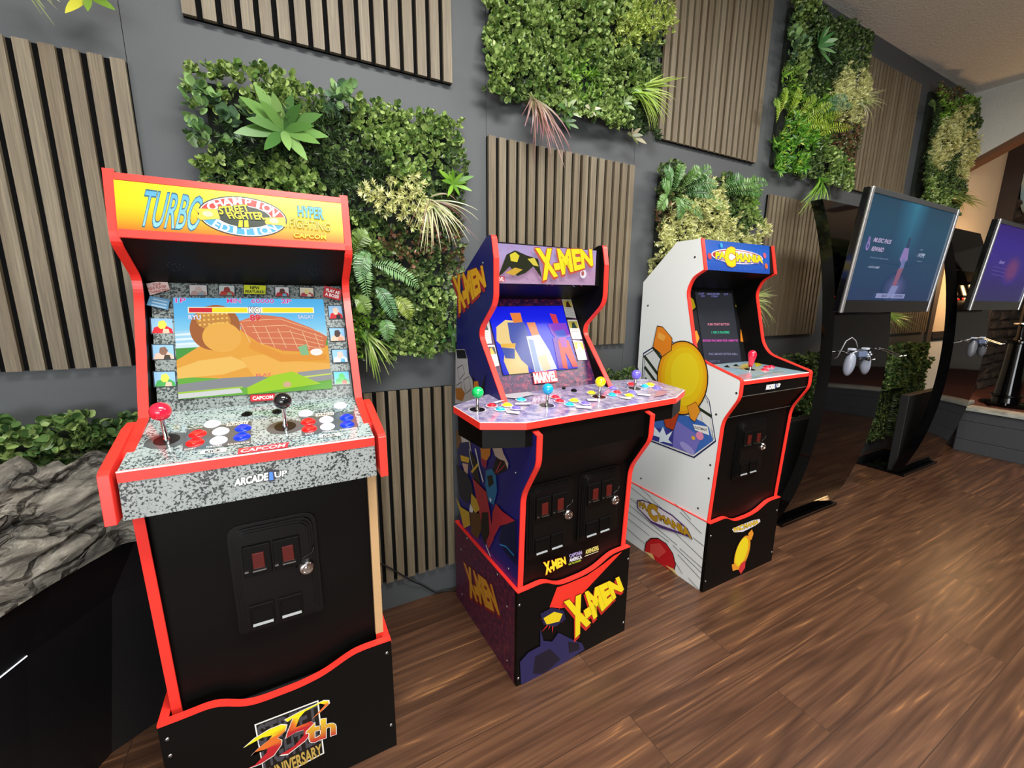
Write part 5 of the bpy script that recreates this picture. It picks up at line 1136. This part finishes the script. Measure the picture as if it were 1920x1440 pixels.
# upper right of centre
p = PlantPanel(2.30, 3.04, 1.86, 2.64, 'tall mixed plant panel with yellow-green ferns and star leaves, right of the high slatted panel',
  [((1500, 30), 'box'), ((1480, 60), 'euc'), ((1480, 90), 'euc'), ((1530, 50), 'dkbox'), ((1580, 80), 'dkbox'), ((1600, 110), 'dkbox'), ((1490, 125), 'box'), ((1540, 120), 'fine'), ((1480, 160), 'fernmat'), ((1520, 160), 'dkbox'), ((1600, 160), 'cream'), ((1590, 180), 'cream'), ((1500, 200), 'fernmat'), ((1540, 220), 'fernmat'), ((1460, 260), 'star'), ((1480, 290), 'star'), ((1460, 310), 'star'), ((1500, 270), 'star'), ((1530, 300), 'dkbox'), ((1560, 310), 'box'), ((1580, 270), 'red'), ((1520, 340), 'dkbox')])
p.rosette(1532, 88, .11, 12, ['#4c8a44', '#6aa45a', '#8ab878'], .24)
p.fern([(1460, 215, 1470, 165), (1475, 220, 1500, 168), (1490, 225, 1530, 180), (1500, 235, 1560, 195), (1505, 245, 1580, 215), (1510, 255, 1600, 240), (1480, 240, 1560, 240), (1455, 230, 1450, 190)], ['#8fa82c', '#a8bc38', '#6f9a30'], wd=.034)
p.fern([(1540, 200, 1590, 185), (1530, 215, 1600, 200)], ['#7aa88a', '#5c9070'], wd=.03)
p.tuft(1595, 195, [(1650, 160), (1655, 185), (1650, 205), (1625, 230), (1600, 240)], 46, (['#5a7034', '#6f8048'], ['#a9b070', '#b8b088']), .006)
p.tuft(1535, 335, [(1488, 385), (1500, 398), (1518, 402), (1530, 395), (1548, 372)], 40, (['#4a8a28', '#6aa034'], ['#a8c858', '#8ab84a']), .009, sag=.01, y2=-.14, label='bright green grass tuft')
# far right by the corner
p = PlantPanel(3.955, 4.665, 1.87, 2.62, 'dark plant panel with big cream patch in the corner by the ceiling slope',
  [((1770, 180), 'red'), ((1760, 210), 'fernmat'), ((1800, 210), 'fernmat'), ((1740, 230), 'fine'), ((1760, 255), 'cream'), ((1790, 240), 'cream'), ((1750, 280), 'cream'), ((1770, 270), 'cream'), ((1810, 290), 'cream'), ((1800, 310), 'cream'), ((1725, 250), 'dkbox'), ((1810, 240), 'dkbox'), ((1780, 300), 'dkbox'), ((1730, 320), 'dkbox'), ((1760, 340), 'dkbox'), ((1730, 360), 'box'), ((1790, 360), 'dkbox'), ((1750, 370), 'box')], bulge=.02)
p.fern([(1770, 205, 1800, 188), (1775, 215, 1820, 200), (1780, 220, 1828, 218), (1750, 210, 1740, 195)], ['#5a7a3c', '#4a6a34'], wd=.034)
p.tuft(1775, 372, [(1830, 362), (1838, 378), (1835, 392), (1820, 400), (1800, 396)], 46, (['#4a5f2c', '#5f7a38'], ['#b8b870', '#8a9a4a']), .008)
# lower row
p = PlantPanel(-1.0, -.29, .13, .875, 'glossy round-leaf plant panel low at far left, behind the rock', [((30, 800), 'bigbox'), ((150, 800), 'bigbox'), ((220, 810), 'bigbox'), ((100, 840), 'bigbox')], dens=1.5, bulge=.01)
p = PlantPanel(.69, 1.385, .13, .868, 'small-leaf plant panel low behind the four-player cabinet, mostly hidden', [((1150, 700), 'dkbox')], bulge=.01)
p = PlantPanel(2.33, 3.03, .13, .858, 'small-leaf plant panel low behind the white arcade cabinet and first kiosk', [((1480, 690), 'dkbox'), ((1500, 690), 'bigbox')], bulge=.0)
p = PlantPanel(3.95, 4.66, .12, .862, 'deep green plant panel low on the wall between the two kiosks', [((1690, 700), 'bigbox'), ((1690, 740), 'dkbox'), ((1650, 770), 'bigbox')], dens=1.1)
p = PlantPanel(3.14, 3.84, .99, 1.74, 'plant panel hidden behind the first kiosk screen with a pale grass tuft showing below', [((1650, 540), 'dkbox')], dens=.5)
p.tuft(1662, 590, [(1705, 590), (1712, 605), (1705, 622), (1688, 632), (1672, 628)], 44, (['#7a9a40', '#90a850'], ['#c2d070', '#a8c050']), .007, sag=.0)
p = PlantPanel(-1.0, -.30, 1.93, 2.62, 'plant panel at the top left corner of the photo with trailing grass', [((0, -60), 'dkbox')], dens=.6)
p.tuft(40, -40, [(0, 35), (30, 42), (88, 40), (120, 25), (125, 14)], 9, (['#6a7a48', '#7a8a50'], ['#a8a888', '#8f9a60']), .007, sag=.0, spread=.0)
p.rosette(165, -8, .07, 8, ['#b8c030', '#d0cc3c', '#7aa038'], .28, droop=1)

# ================================================================== GAMING KIOSKS
PROFK = [(-.328, .02), (-.352, .09), (-.395, .208), (-.44, .40), (-.457, .60), (-.467, .75), (-.470, .87), (-.461, 1.0), (-.444, 1.177), (-.425, 1.297), (-.374, 1.521), (-.328, 1.655)]
def smooth_curve(P, n=28):
    P = np.array(P); t = np.concatenate([[0], np.cumsum(np.linalg.norm(np.diff(P, axis=0), axis=1))]); t /= t[-1]; u = np.linspace(0, 1, n)
    a, b_ = np.polyfit(t, P[:, 0], 5), np.polyfit(t, P[:, 1], 5); return [(float(np.polyval(a, q)), float(np.polyval(b_, q))) for q in u]
def kiosk(x0, label):
    root = empty('gaming_kiosk', (x0, -.33, 0)); tag(root, label, 'game kiosk', 'curved black gaming kiosks'); W = .56; Y = .33
    F = [(y+Y, z) for y, z in smooth_curve(PROFK)]
    Bk = [(y+.052 if z > .06 else y+.04, z) for y, z in F]
    b = MB(); b.prism(F+Bk[::-1], 0, 0, W); b.build('curved_panel', GLOSS, root, smooth=True, sharp=30)
    b = MB(); b.box(0, W, -.02, .30, 0, .014); bp = b.build('base_plate', GLOSS, root, bevel=.002)
    b = MB(); b.box(.0, W, -.026, -.0205, .0, .019); b.build('front_strip', GLOSS, bp)
    b = MB(); b.box(.004, W-.004, -.0275, -.0262, .0175, .0195); b.build('chrome_line', CHROME, bp)
    b = MB(); b.box(.02, W-.04, .03, .078, .014, .565); tw = b.build('console_tower', BLACKM, root, bevel=.004)
    b = MB()
    for i in range(10):
        for j in range(22): b.box(.035+i*.018, .045+i*.018, .0775, .0792, .06+j*.018, .068+j*.018)
    g = b.build('vent_mesh', mat('vent_hole', '#1d2126', .5), tw); g['kind'] = 'stuff'
    b = MB(); b.box(.25, .42, -.165, -.11, 1.33, 1.41); b.box(.255, .27, -.172, -.15, 1.22, 1.48); b.box(.40, .415, -.172, -.15, 1.22, 1.48); b.box(.20, .46, -.170, -.155, 1.44, 1.455); b.box(.20, .46, -.170, -.155, 1.24, 1.255)
    b.build('screen_bracket', BLACKM, root, bevel=.002)
    for cx in (.10, .42):
        b = MB()
        for dx in (-.024, .024): b.tube([(cx+dx, -.12, .955), (cx+dx, -.165, .952), (cx+dx, -.24, .925), (cx+dx, -.255, .93)], .0032, 8)
        b.build('controller_hook', CHROME, root, smooth=True)['kind'] = 'stuff'
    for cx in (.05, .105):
        b = MB(); b.sphere((cx-.02, -.1262, 1.215), .005, 10, 6); b.build('red_reflection_dot', mat('red_reflection_glow', '#ff2010', .3, emit=6), root)['label'] = 'small glowing red dot imitating a reflection'  # glowing dots stand in for red reflections in the gloss panel
    return root
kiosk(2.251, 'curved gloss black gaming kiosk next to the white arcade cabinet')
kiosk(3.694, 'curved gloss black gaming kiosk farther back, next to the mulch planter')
def television(xc, yt, zt, zb, label, kind):
    """wide screen tilted slightly down, hung in front of a kiosk"""
    th = math.atan2(.045, zt-zb); W, H = .885, math.hypot(.045, zt-zb)
    root = empty('television', (xc, yt+.045, zb)); tag(root, label, 'television', 'screens mounted on the gaming kiosks')
    # local frame: v up along the tilted face, n out of the face
    v = Vector((0, -math.sin(th), math.cos(th))); n = Vector((0, -math.cos(th), -math.sin(th)))
    def P(a, b_, c): q = Vector((a, 0, 0))+v*b_+n*c; return (q.x, q.y, q.z)
    def bx(mb, a0, a1, b0, b1, c0, c1, mi=0):
        vs_ = [P(a, b_, c) for a in (a0, a1) for b_ in (b0, b1) for c in (c0, c1)]
        mb.add(vs_, [(0, 1, 3, 2), (4, 6, 7, 5), (0, 4, 5, 1), (2, 3, 7, 6), (0, 2, 6, 4), (1, 5, 7, 3)], mi)
    b = MB(); bx(b, -W/2, W/2, 0, H, -.028, 0); fr = b.build('frame', mat('tv_gloss_black', '#0a0a0c', .12, coat=.5), root, bevel=.004)
    b = MB(); bx(b, -W/2+.004, W/2-.004, .0, .055, 0, .006); b.build('lower_bezel', mat('tv_gloss_black', '#0a0a0c', .12), root, bevel=.002)
    b = MB(); bx(b, -W/2+.004, W/2-.004, H-.022, H, 0, .006); b.build('upper_bezel', mat('tv_satin', '#3a3c3e', .3), root, bevel=.002)
    b = MB(); bx(b, -W/2-.001, -W/2+.018, 0, H, .0, .009); bx(b, W/2-.018, W/2+.001, 0, H, .0, .009)
    for k, s_ in enumerate((-1, 1)):
        b = MB(); a = s_*(W/2-.008); bx(b, a-.009, a+.009, 0, H, 0, .009); b.build('chrome_side', mat('tv_chrome', '#dcdcde', .3, .85), root, bevel=.003)
    O_ = Vector((xc, yt+.045, zb)); I = M(O_).inverted()
    A = Art(O_+v*.055+n*.0015-Vector((W/2-.018, 0, 0)), (1, 0, 0), v, .0)
    w_, h_ = W-.036, H-.055-.022
    def g(x, y): return (x*w_, (1-y)*h_)
    def G(cols):
        nn = len(cols)-1
        for i in range(nn):
            q = [g(0, (i+1)/nn), g(1, (i+1)/nn), g(1, i/nn), g(0, i/nn)]
            A.mb.add([A.W(*p) for p in q], [(0, 1, 2, 3)], 0, [L(cols[i+1]), L(cols[i+1]), L(cols[i]), L(cols[i])])
        A.z += A.st
    def T(st, x0, x1, y0, y1, c, b_=.0): A.text(st, [g(x0+.01, y0), g(x1+.01, y0), g(x1, y1), g(x0, y1)], c, b_, uvq=True)
    if kind == 0:
        G(['#1c4358', '#1b4a63', '#1c4560', '#1d3f60', '#1e375c'])
        for k in range(14):
            f = k/13; c1 = tuple(int(a_*(1-f)+b_*f) for a_, b_ in zip((28, 74, 98), (46, 122, 148))); c2 = (29, 64, 96); A.uv([g(.5-.19*(1-f), 0), g(.5+.16*(1-f), 0), g(.5+.2*(1-f*.9), .62), g(.46-.2*(1-f*.9), .62)], None, [c1, c1, c2, c2])
        for k in range(8): f = k/7; A.ell(g(.5, .86), (.15-.12*f)*w_, (.17-.12*f)*h_, tuple(int(a_*(1-f)+b_*f) for a_, b_ in zip((32, 58, 96), (92, 92, 140))), uvc=True)
        # a soft upright glow of plain colour blocks in the middle of the picture
        A.uv([g(.475, .44), g(.53, .44), g(.55, .56), g(.5, .62), g(.455, .56)], '#8a78b0'); A.uv([g(.49, .56), g(.53, .56), g(.53, .66), g(.48, .68)], '#6a74a8'); A.uv([g(.47, .66), g(.53, .64), g(.5, .84), g(.455, .84)], '#8a5a74'); A.uv([g(.45, .84), g(.53, .84), g(.5, .97), g(.42, .97)], '#7c86b4')
        A.uv([g(.495, .34), g(.515, .33), g(.52, .44), g(.495, .44)], '#2e3a5c')
        T('MUSIC PASS', .12, .30, .385, .425, '#b9a6cc', .03); T('REWARD', .12, .245, .47, .51, '#b9a6cc', .03); T('Thank you for playing tonight', .125, .32, .565, .585, '#7d93b4'); T('+ AUTO CLAIMED', .13, .25, .655, .675, '#a9b4cc', .02)
        A.ell(g(.075, .41), .013*w_, .03*h_, '#7a6aa8', uvc=True); A.ell(g(.075, .47), .018*w_, .045*h_, '#8a78b4', uvc=True); A.ell(g(.075, .47), .008*w_, .022*h_, '#3c4a80', uvc=True)
        T('VIBE', .66, .69, .43, .445, '#9aa8c4'); T('HYPE', .655, .735, .475, .515, '#a9b6cc', .03); T('reward', .66, .72, .55, .565, '#8494b0')
        A.uv([g(.30, .925), g(.455, .925), g(.45, .975), g(.295, .975)], '#8a90bc'); A.uv([g(.475, .925), g(.64, .925), g(.635, .975), g(.47, .975)], '#8a90bc'); T('BACK', .36, .42, .938, .962, '#3c4274', .03); T('CONTINUE', .51, .61, .938, .962, '#3c4274', .03)
    else:
        G(['#2a1070', '#301c84', '#33247e', '#2e2468', '#2c2a58'])
        for k in range(8): f = k/7; A.ell(g(.55, .55), (.2-.12*f)*w_, (.22-.12*f)*h_, tuple(int(a_*(1-f)+b_*f) for a_, b_ in zip((50, 34, 126), (104, 52, 110))), uvc=True)
        T('Nice work', .24, .34, .44, .485, '#8a80bc', .03)
        for k in range(3): A.line([g(.14+.01*k, .53+.05*k), g(.42, .55+.05*k)], .003, '#5a4a9a', uvp=True)
    A.build('screen', fr, SCREEN_DIM, I)
    return root
television(2.553, -.575, 1.64, 1.14, 'wide television showing a teal picture with text MUSIC PASS REWARD', 0)
television(3.965, -.588, 1.645, 1.145, 'wide television showing a purple picture, at right edge of the photo', 1)
def controller(x, y, z, rz, label, lighter):
    root = empty('game_controller', (x, y, z), rz); tag(root, label, 'game controller', 'game controllers hanging on the kiosks')
    m = mat('controller_grey' if lighter else 'controller_dark_grey', '#7d8290' if lighter else '#55565c', .35); md = mat('controller_face', '#2a2e38', .25)
    def blob(mb, O, a, b_, c, tilt=0):
        k = len(mb.v); mb.sphere((0, 0, 0), 1, 20, 12, sc=(a, b_, c)); R_ = Matrix.Rotation(tilt, 3, 'Y')
        for i in range(k, len(mb.v)): q = R_ @ Vector(mb.v[i]); mb.v[i] = (q.x+O[0], q.y+O[1], q.z+O[2])
    b = MB(); blob(b, (0, 0, .0), .062, .022, .030); o = b.build('shell', md, root, smooth=True)
    for s_ in (-1, 1):
        b = MB(); blob(b, (s_*.052, -.004, -.036), .0215, .021, .052, -s_*.16); b.build('grip', m, root, smooth=True)
        b = MB(); b.lathe([(.0001, .012), (.010, .012), (.0085, .008), (.005, .0)], (s_*.026, -.020, -.014), (0, -1, .1), 16); b.build('thumb_stick', BLACKM, root, smooth=True)
        b = MB(); b.box(s_*.045-.012, s_*.045+.012, -.012, .010, .024, .033); b.build('shoulder_button', mat('controller_light', '#a9b0bc', .3), root, bevel=.002)
    b = MB(); b.box(-.026, .026, -.0235, -.016, -.004, .020); b.build('touch_pad', mat('touch_pad_blue', '#5d6884', .3), root, bevel=.002)
    for k, (dx, dz_) in enumerate(((0, .010), (.010, 0), (0, -.010), (-.010, 0))):
        b = MB(); b.lathe([(.0001, .004), (.0038, .004), (.004, 0)], (.047+dx, -.018, .004+dz_), (0, -1, 0), 10); b.build('action_button', mat('controller_light', '#a9b0bc', .3), root, smooth=True)
    return root
ctl = controller(2.215, -.58, .955, math.radians(-8), 'grey game controller with cable hanging on the nearer kiosk', True)
b = MB(); b.tube([(2.205, -.58, .99), (2.19, -.575, 1.02), (2.165, -.57, 1.035), (2.13, -.565, 1.02), (2.115, -.56, .985), (2.125, -.545, .95), (2.20, -.50, .93), (2.27, -.475, .93)], .002, 8)
b.build('cable', mat('cable_grey', '#8a8c90', .4), ctl, smooth=True).matrix_parent_inverse = ctl.matrix_basis.inverted()
controller(3.66, -.575, .955, math.radians(-8), 'dark game controller hanging on the farther kiosk, against the stone wall', False)

# ================================================================== PLANTER AT THE RIGHT
PX0 = 4.80
pl = empty('planter_box', (PX0, -.3, 0)); tag(pl, 'charcoal board planter with pale weathered cap, filled with mulch, at right', 'planter')
def P_(x, y, z): return (x-PX0, y+.3, z)
def wb(name, x0, x1, y0, y1, z0, z1, m, par=pl, bev=.003):
    b = MB(); b.box(x0-PX0, x1-PX0, y0+.3, y1+.3, z0, z1); return b.build(name, m, par, bevel=bev)
for z0, z1 in ((0, .098), (.1, .252), (.254, .34)): wb('side_board', 4.80, 4.83, -3.2, -.285, z0, z1, DKBOARD)
for z0, z1 in ((0, .098), (.1, .252), (.254, .36)): wb('rear_board', 4.93, 4.96, -.27, -.03, z0, z1, DKBOARD)
wb('return_board', 4.83, 4.96, -.285, -.27, 0, .34, DKBOARD)
wb('cap_board', 4.775, 4.915, -3.2, -.305, .341, .372, PLANK); wb('rear_cap_board', 4.905, 5.045, -.29, -.03, .361, .392, PLANK)
b = MB(); n = 60; m_ = 44; vv = []
for i in range(n+1):
    for j in range(m_+1):
        y = -3.1+3.05*j/m_; xs_ = 4.965 if y > -.36 else 4.84; x = xs_+(7.5-xs_)*i/n; z = .355+.02*noise.noise(Vector((x*2, y*2, 0)))+.03*max(0, 1-((x-5.25)**2+(y+.1)**2)*9)+.008*noise.noise(Vector((x*25, y*25, 0)))
        if x < 4.94 or (x < 5.02 and y > -.45 and y < -.30): z = min(z, .334)
        elif x < 5.06 and y > -.34: z = min(z, .352)
        if (x-5.22)**2+(y+.42)**2 < .21**2: z = min(z, .366)
        vv.append((x, y, z))
b.add(vv, [(i*(m_+1)+j, (i+1)*(m_+1)+j, (i+1)*(m_+1)+j+1, i*(m_+1)+j+1) for i in range(n) for j in range(m_)])
tag(b.build('mulch', MULCH, smooth=True), 'red-brown bark mulch filling the planter at right', 'mulch', kind='stuff')
lp = empty('lamp_post', (5.22, -.42, .369)); tag(lp, 'gloss black lamp post with round flared base standing in the mulch', 'lamp post')
b = MB(); b.lathe([(.0001, 0), (.15, 0), (.15, .012), (.085, .02), (.08, .06), (.092, .07), (.092, .08), (.075, .085), (.062, .30), (.058, .50), (.075, .51), (.075, .525), (.05, .53)], (0, 0, 0), (0, 0, 1), 32); b.build('post_base', GLOSS, lp, smooth=True, sharp=35)
b = MB(); b.lathe([(.040, .53), (.026, .56), (.024, 2.0), (.022, 2.30)], (0, 0, 0), (0, 0, 1), 24); b.build('pole', GLOSS, lp, smooth=True)
b = MB(); b.lathe([(.055, .655), (.055, .668), (.026, .67)], (0, 0, 0), (0, 0, 1), 24); b.build('collar', CHROME, lp, smooth=True)
sf = empty('surfboard', (6.12, -.10, 2.0)); tag(sf, 'pale blue surfboard with a red band hanging nose down on the stone wall', 'surfboard')
out = [(0, 0), (.12, .02), (.22, .09), (.29, .22), (.34, .40), (.36, .72), (-.36+.02, .72), (-.31, .40), (-.26, .22), (-.2, .09), (-.11, .02)]
b = MB(); b.prism(fillet(out, {i: .06 for i in range(11)}), 1, -.02, .02); b.build('board', mottle('board_blue', '#7fa3b4', '#a9b9b0', '#b9c79a', 5, .3), sf, bevel=.012)
b = MB(); b.prism([(-.29, .33), (.315, .33), (.335, .375), (-.305, .375)], 1, -.0205, -.019); b.build('red_band', mat('board_red', '#a8303c', .35), sf)
def grow(x, y, z, n, sp, tall, label):
    o = empty('artificial_shrub', (x, y, z)); tag(o, label, 'shrub'); LV = Leaves(); P = np.stack([RNG.normal(0, sp, n), RNG.normal(0, sp*.5, n), RNG.uniform(.09, tall, n)], 1)
    P[:, 1] = np.clip(P[:, 1], -.3, .1); c = np.array([lin(q) for q in ('#3f6a30', '#5f8440', '#2c4a22', '#7a9450')])[RNG.integers(0, 4, n)]
    LV.put('oval', P, rnd(n)+np.array([0, -.3, .6]), rnd(n)+np.array([0, -1., 0]), RNG.uniform(.03, .06, n), c); LV.V = [v for v in LV.V]
    V = LV.V[0]; me = bpy.data.meshes.new('foliage'); k = len(V)
    me.from_pydata(V.tolist(), [], np.concatenate(LV.F).tolist()); me.materials.append(LEAF); at = me.color_attributes.new('Col', 'FLOAT_COLOR', 'POINT'); at.data.foreach_set('color', np.concatenate([LV.C[0], np.ones((k, 1))], 1).astype(np.float32).ravel())
    f = bpy.data.objects.new('foliage', me); COL.objects.link(f); f.parent = o
    b = MB()
    for i in range(6): b.tube([(random.gauss(0, .02), 0, .03), (random.gauss(0, sp*.5), 0, tall*.6)], .004, 6)
    b.build('stems', mat('stem_brown', '#4a3a28', .8), o)
grow(5.95, -.55, .38, 900, .16, .75, 'leafy shrub in the mulch planter behind the lamp post at right edge')

# ================================================================== LEFT: PLINTH, ROCK, RED BOARD
pt = [(-.315, -.062), (-.315, -.125), (-.376, -.168), (-.479, -.331), (-.56, -.50), (-.72, -.80), (-1.6, -.80), (-1.6, -.062)]
pb = [(-.33, -.062), (-.33, -.10), (-.50, -.20), (-.585, -.36), (-.66, -.56), (-.80, -.74), (-1.6, -.74), (-1.6, -.062)]
pm = [(p[0]*.45+q[0]*.55, p[1]*.45+q[1]*.55) for p, q in zip(pt, pb)]
root = empty('display_plinth', (-.9, -.4, 0)); tag(root, 'black faceted display plinth under the rock at the left', 'plinth')
b = MB(); n = len(pt); LVV = [(pb, 0), (pm, .44), (pt, .59)]; vv = [(p[0]+.9, p[1]+.4, z) for P, z in LVV for p in P]
b.add(vv, [(k*n+i, (k+1)*n+i, (k+1)*n+(i+1) % n, k*n+(i+1) % n) for k in (0, 1) for i in range(n)]+[tuple(range(2*n, 3*n))[::-1]])
b.build('plinth_body', mat('plinth_black', '#151416', .35, bump=.15, bscale=200), root)
b = MB(); pe = [(p[0]+.9, p[1]+.4, .4415) for p in pm[3:6]]; b.tube(pe, .0022, 6); b.build('edge_reflection', mat('edge_reflection_white', '#e8ecf4', .3, emit=.6), root)['label'] = 'thin pale glowing line imitating an edge reflection'  # reflection along the plinth's edge, imitated by a faintly glowing line
# rock: stacked, tilted slabs
root = empty('sculpted_rock', (-.9, -.4, .59)); tag(root, 'large grey sculpted rock with deep cracks on the black plinth, far left', 'rock')
b = MB(); NX, NY = 170, 110
def top_h(x, y):
    """height of the rock above the plinth"""
    q = Vector((x*3.2, y*3.2, 1.7)); d, pts_ = noise.voronoi(q, distance_metric='DISTANCE', exponent=2)
    cell = pts_[0]; e = d[1]-d[0]
    base = .235+.04*noise.noise(Vector((cell.x*2.1, cell.y*2.1, 0)))+(x-cell.x/3.2)*.55*noise.noise(cell*1.7)+(y-cell.y/3.2)*.7*noise.noise(cell*2.9)
    crack = -.07*max(0, 1-e*11)
    d2, p2 = noise.voronoi(Vector((x*8.5+.3*noise.noise(Vector((x*12, y*12, 0))), y*7, 5))); crack += -.03*max(0, 1-(d2[1]-d2[0])*9)+.03*noise.noise(p2[0]*2.3)
    fine = .022*noise.fractal(Vector((x*9, y*16, 2)), 1.0, 2.0, 5)+.007*noise.ridged_multi_fractal(Vector((x*24, y*30, 0)), 1.0, 2.0, 3, .9, 1.2)
    return base+crack+fine
vv = []
def edge_y(x):
    xs = [-1.6, -.72, -.56, -.479, -.376, -.315]; ys = [-.80, -.80, -.50, -.331, -.168, -.125]; return float(np.interp(x, xs, ys))
for i in range(NX+1):
    x = -1.6+1.285*i/NX; ye = min(edge_y(x), -.20); yb = -.18
    for j in range(NY+1):
        t = j/NY
        if t < .45:     # sloping, bulging front face
            s_ = t/.45; bul = .05*noise.noise(Vector((x*7, s_*3, 4)))+.03*noise.fractal(Vector((x*14, s_*9, 5)), 1, 2, 4)
            depth_ = ye-yb
            hh = top_h(x, ye-depth_*.42); y = ye-depth_*.42*s_**1.5-.02+bul*math.sin(s_*math.pi)*.9; z = hh*s_**.85
            q = Vector((x*5, s_*2.2, 9)); d, p_ = noise.voronoi(q); y += (.045*max(0, 1-(d[1]-d[0])*10)-.045*noise.noise(p_[0]*3))*math.sin(s_*math.pi)+.006*noise.fractal(Vector((x*40, s_*22, 1)), 1, 2, 4)
            vv.append((x+.9, y+.4, max(z, .0)))
        else:
            s_ = (t-.45)/.55; y0_ = ye-(ye-yb)*.42; y = y0_+(yb-y0_)*s_; h = top_h(x, y)*(1-.25*s_)
            vv.append((x+.9, y+.4, h*max(.0, 1-max(0, s_-.9)*10)))
b.add(vv, [(i*(NY+1)+j, (i+1)*(NY+1)+j, (i+1)*(NY+1)+j+1, i*(NY+1)+j+1) for i in range(NX) for j in range(NY)])
k = len(b.v); b.add([(v[0], v[1], 0) for v in (vv[NX*(NY+1)+j] for j in range(NY+1))]+[vv[NX*(NY+1)+j] for j in range(NY+1)], [(j, NY+1+j, NY+2+j, j+1) for j in range(NY)])
b.build('rock_mass', ROCK, root, smooth=True)
o = empty('red_board', (-.62, -.138, .595)); tag(o, 'dark red curved board standing between the rock and the plants, far left', 'board')
b = MB(); b.prism(fillet([(-.5, 0), (.08, 0), (.05, .14), (-.10, .232), (-.5, .27)], {2: .05, 3: .1}), 1, -.028, .0); b.build('panel', mat('red_board_paint', '#8e2a28', .45), o, bevel=.006)
# cable on the wall between the cabinets
pc = [(.18, -.034, .26), (.245, -.029, .216), (.292, -.029, .170), (.342, -.028, .118), (.393, -.012, .066), (.447, -.012, .012), (.50, -.012, .006), (.532, -.03, .006)]
b = MB(); b.tube(pc, .0028, 8); tag(b.build('power_cord', mat('cord_black', '#101010', .5), smooth=True), 'thin black power cord hanging on the wall between left and middle cabinets', 'cord')
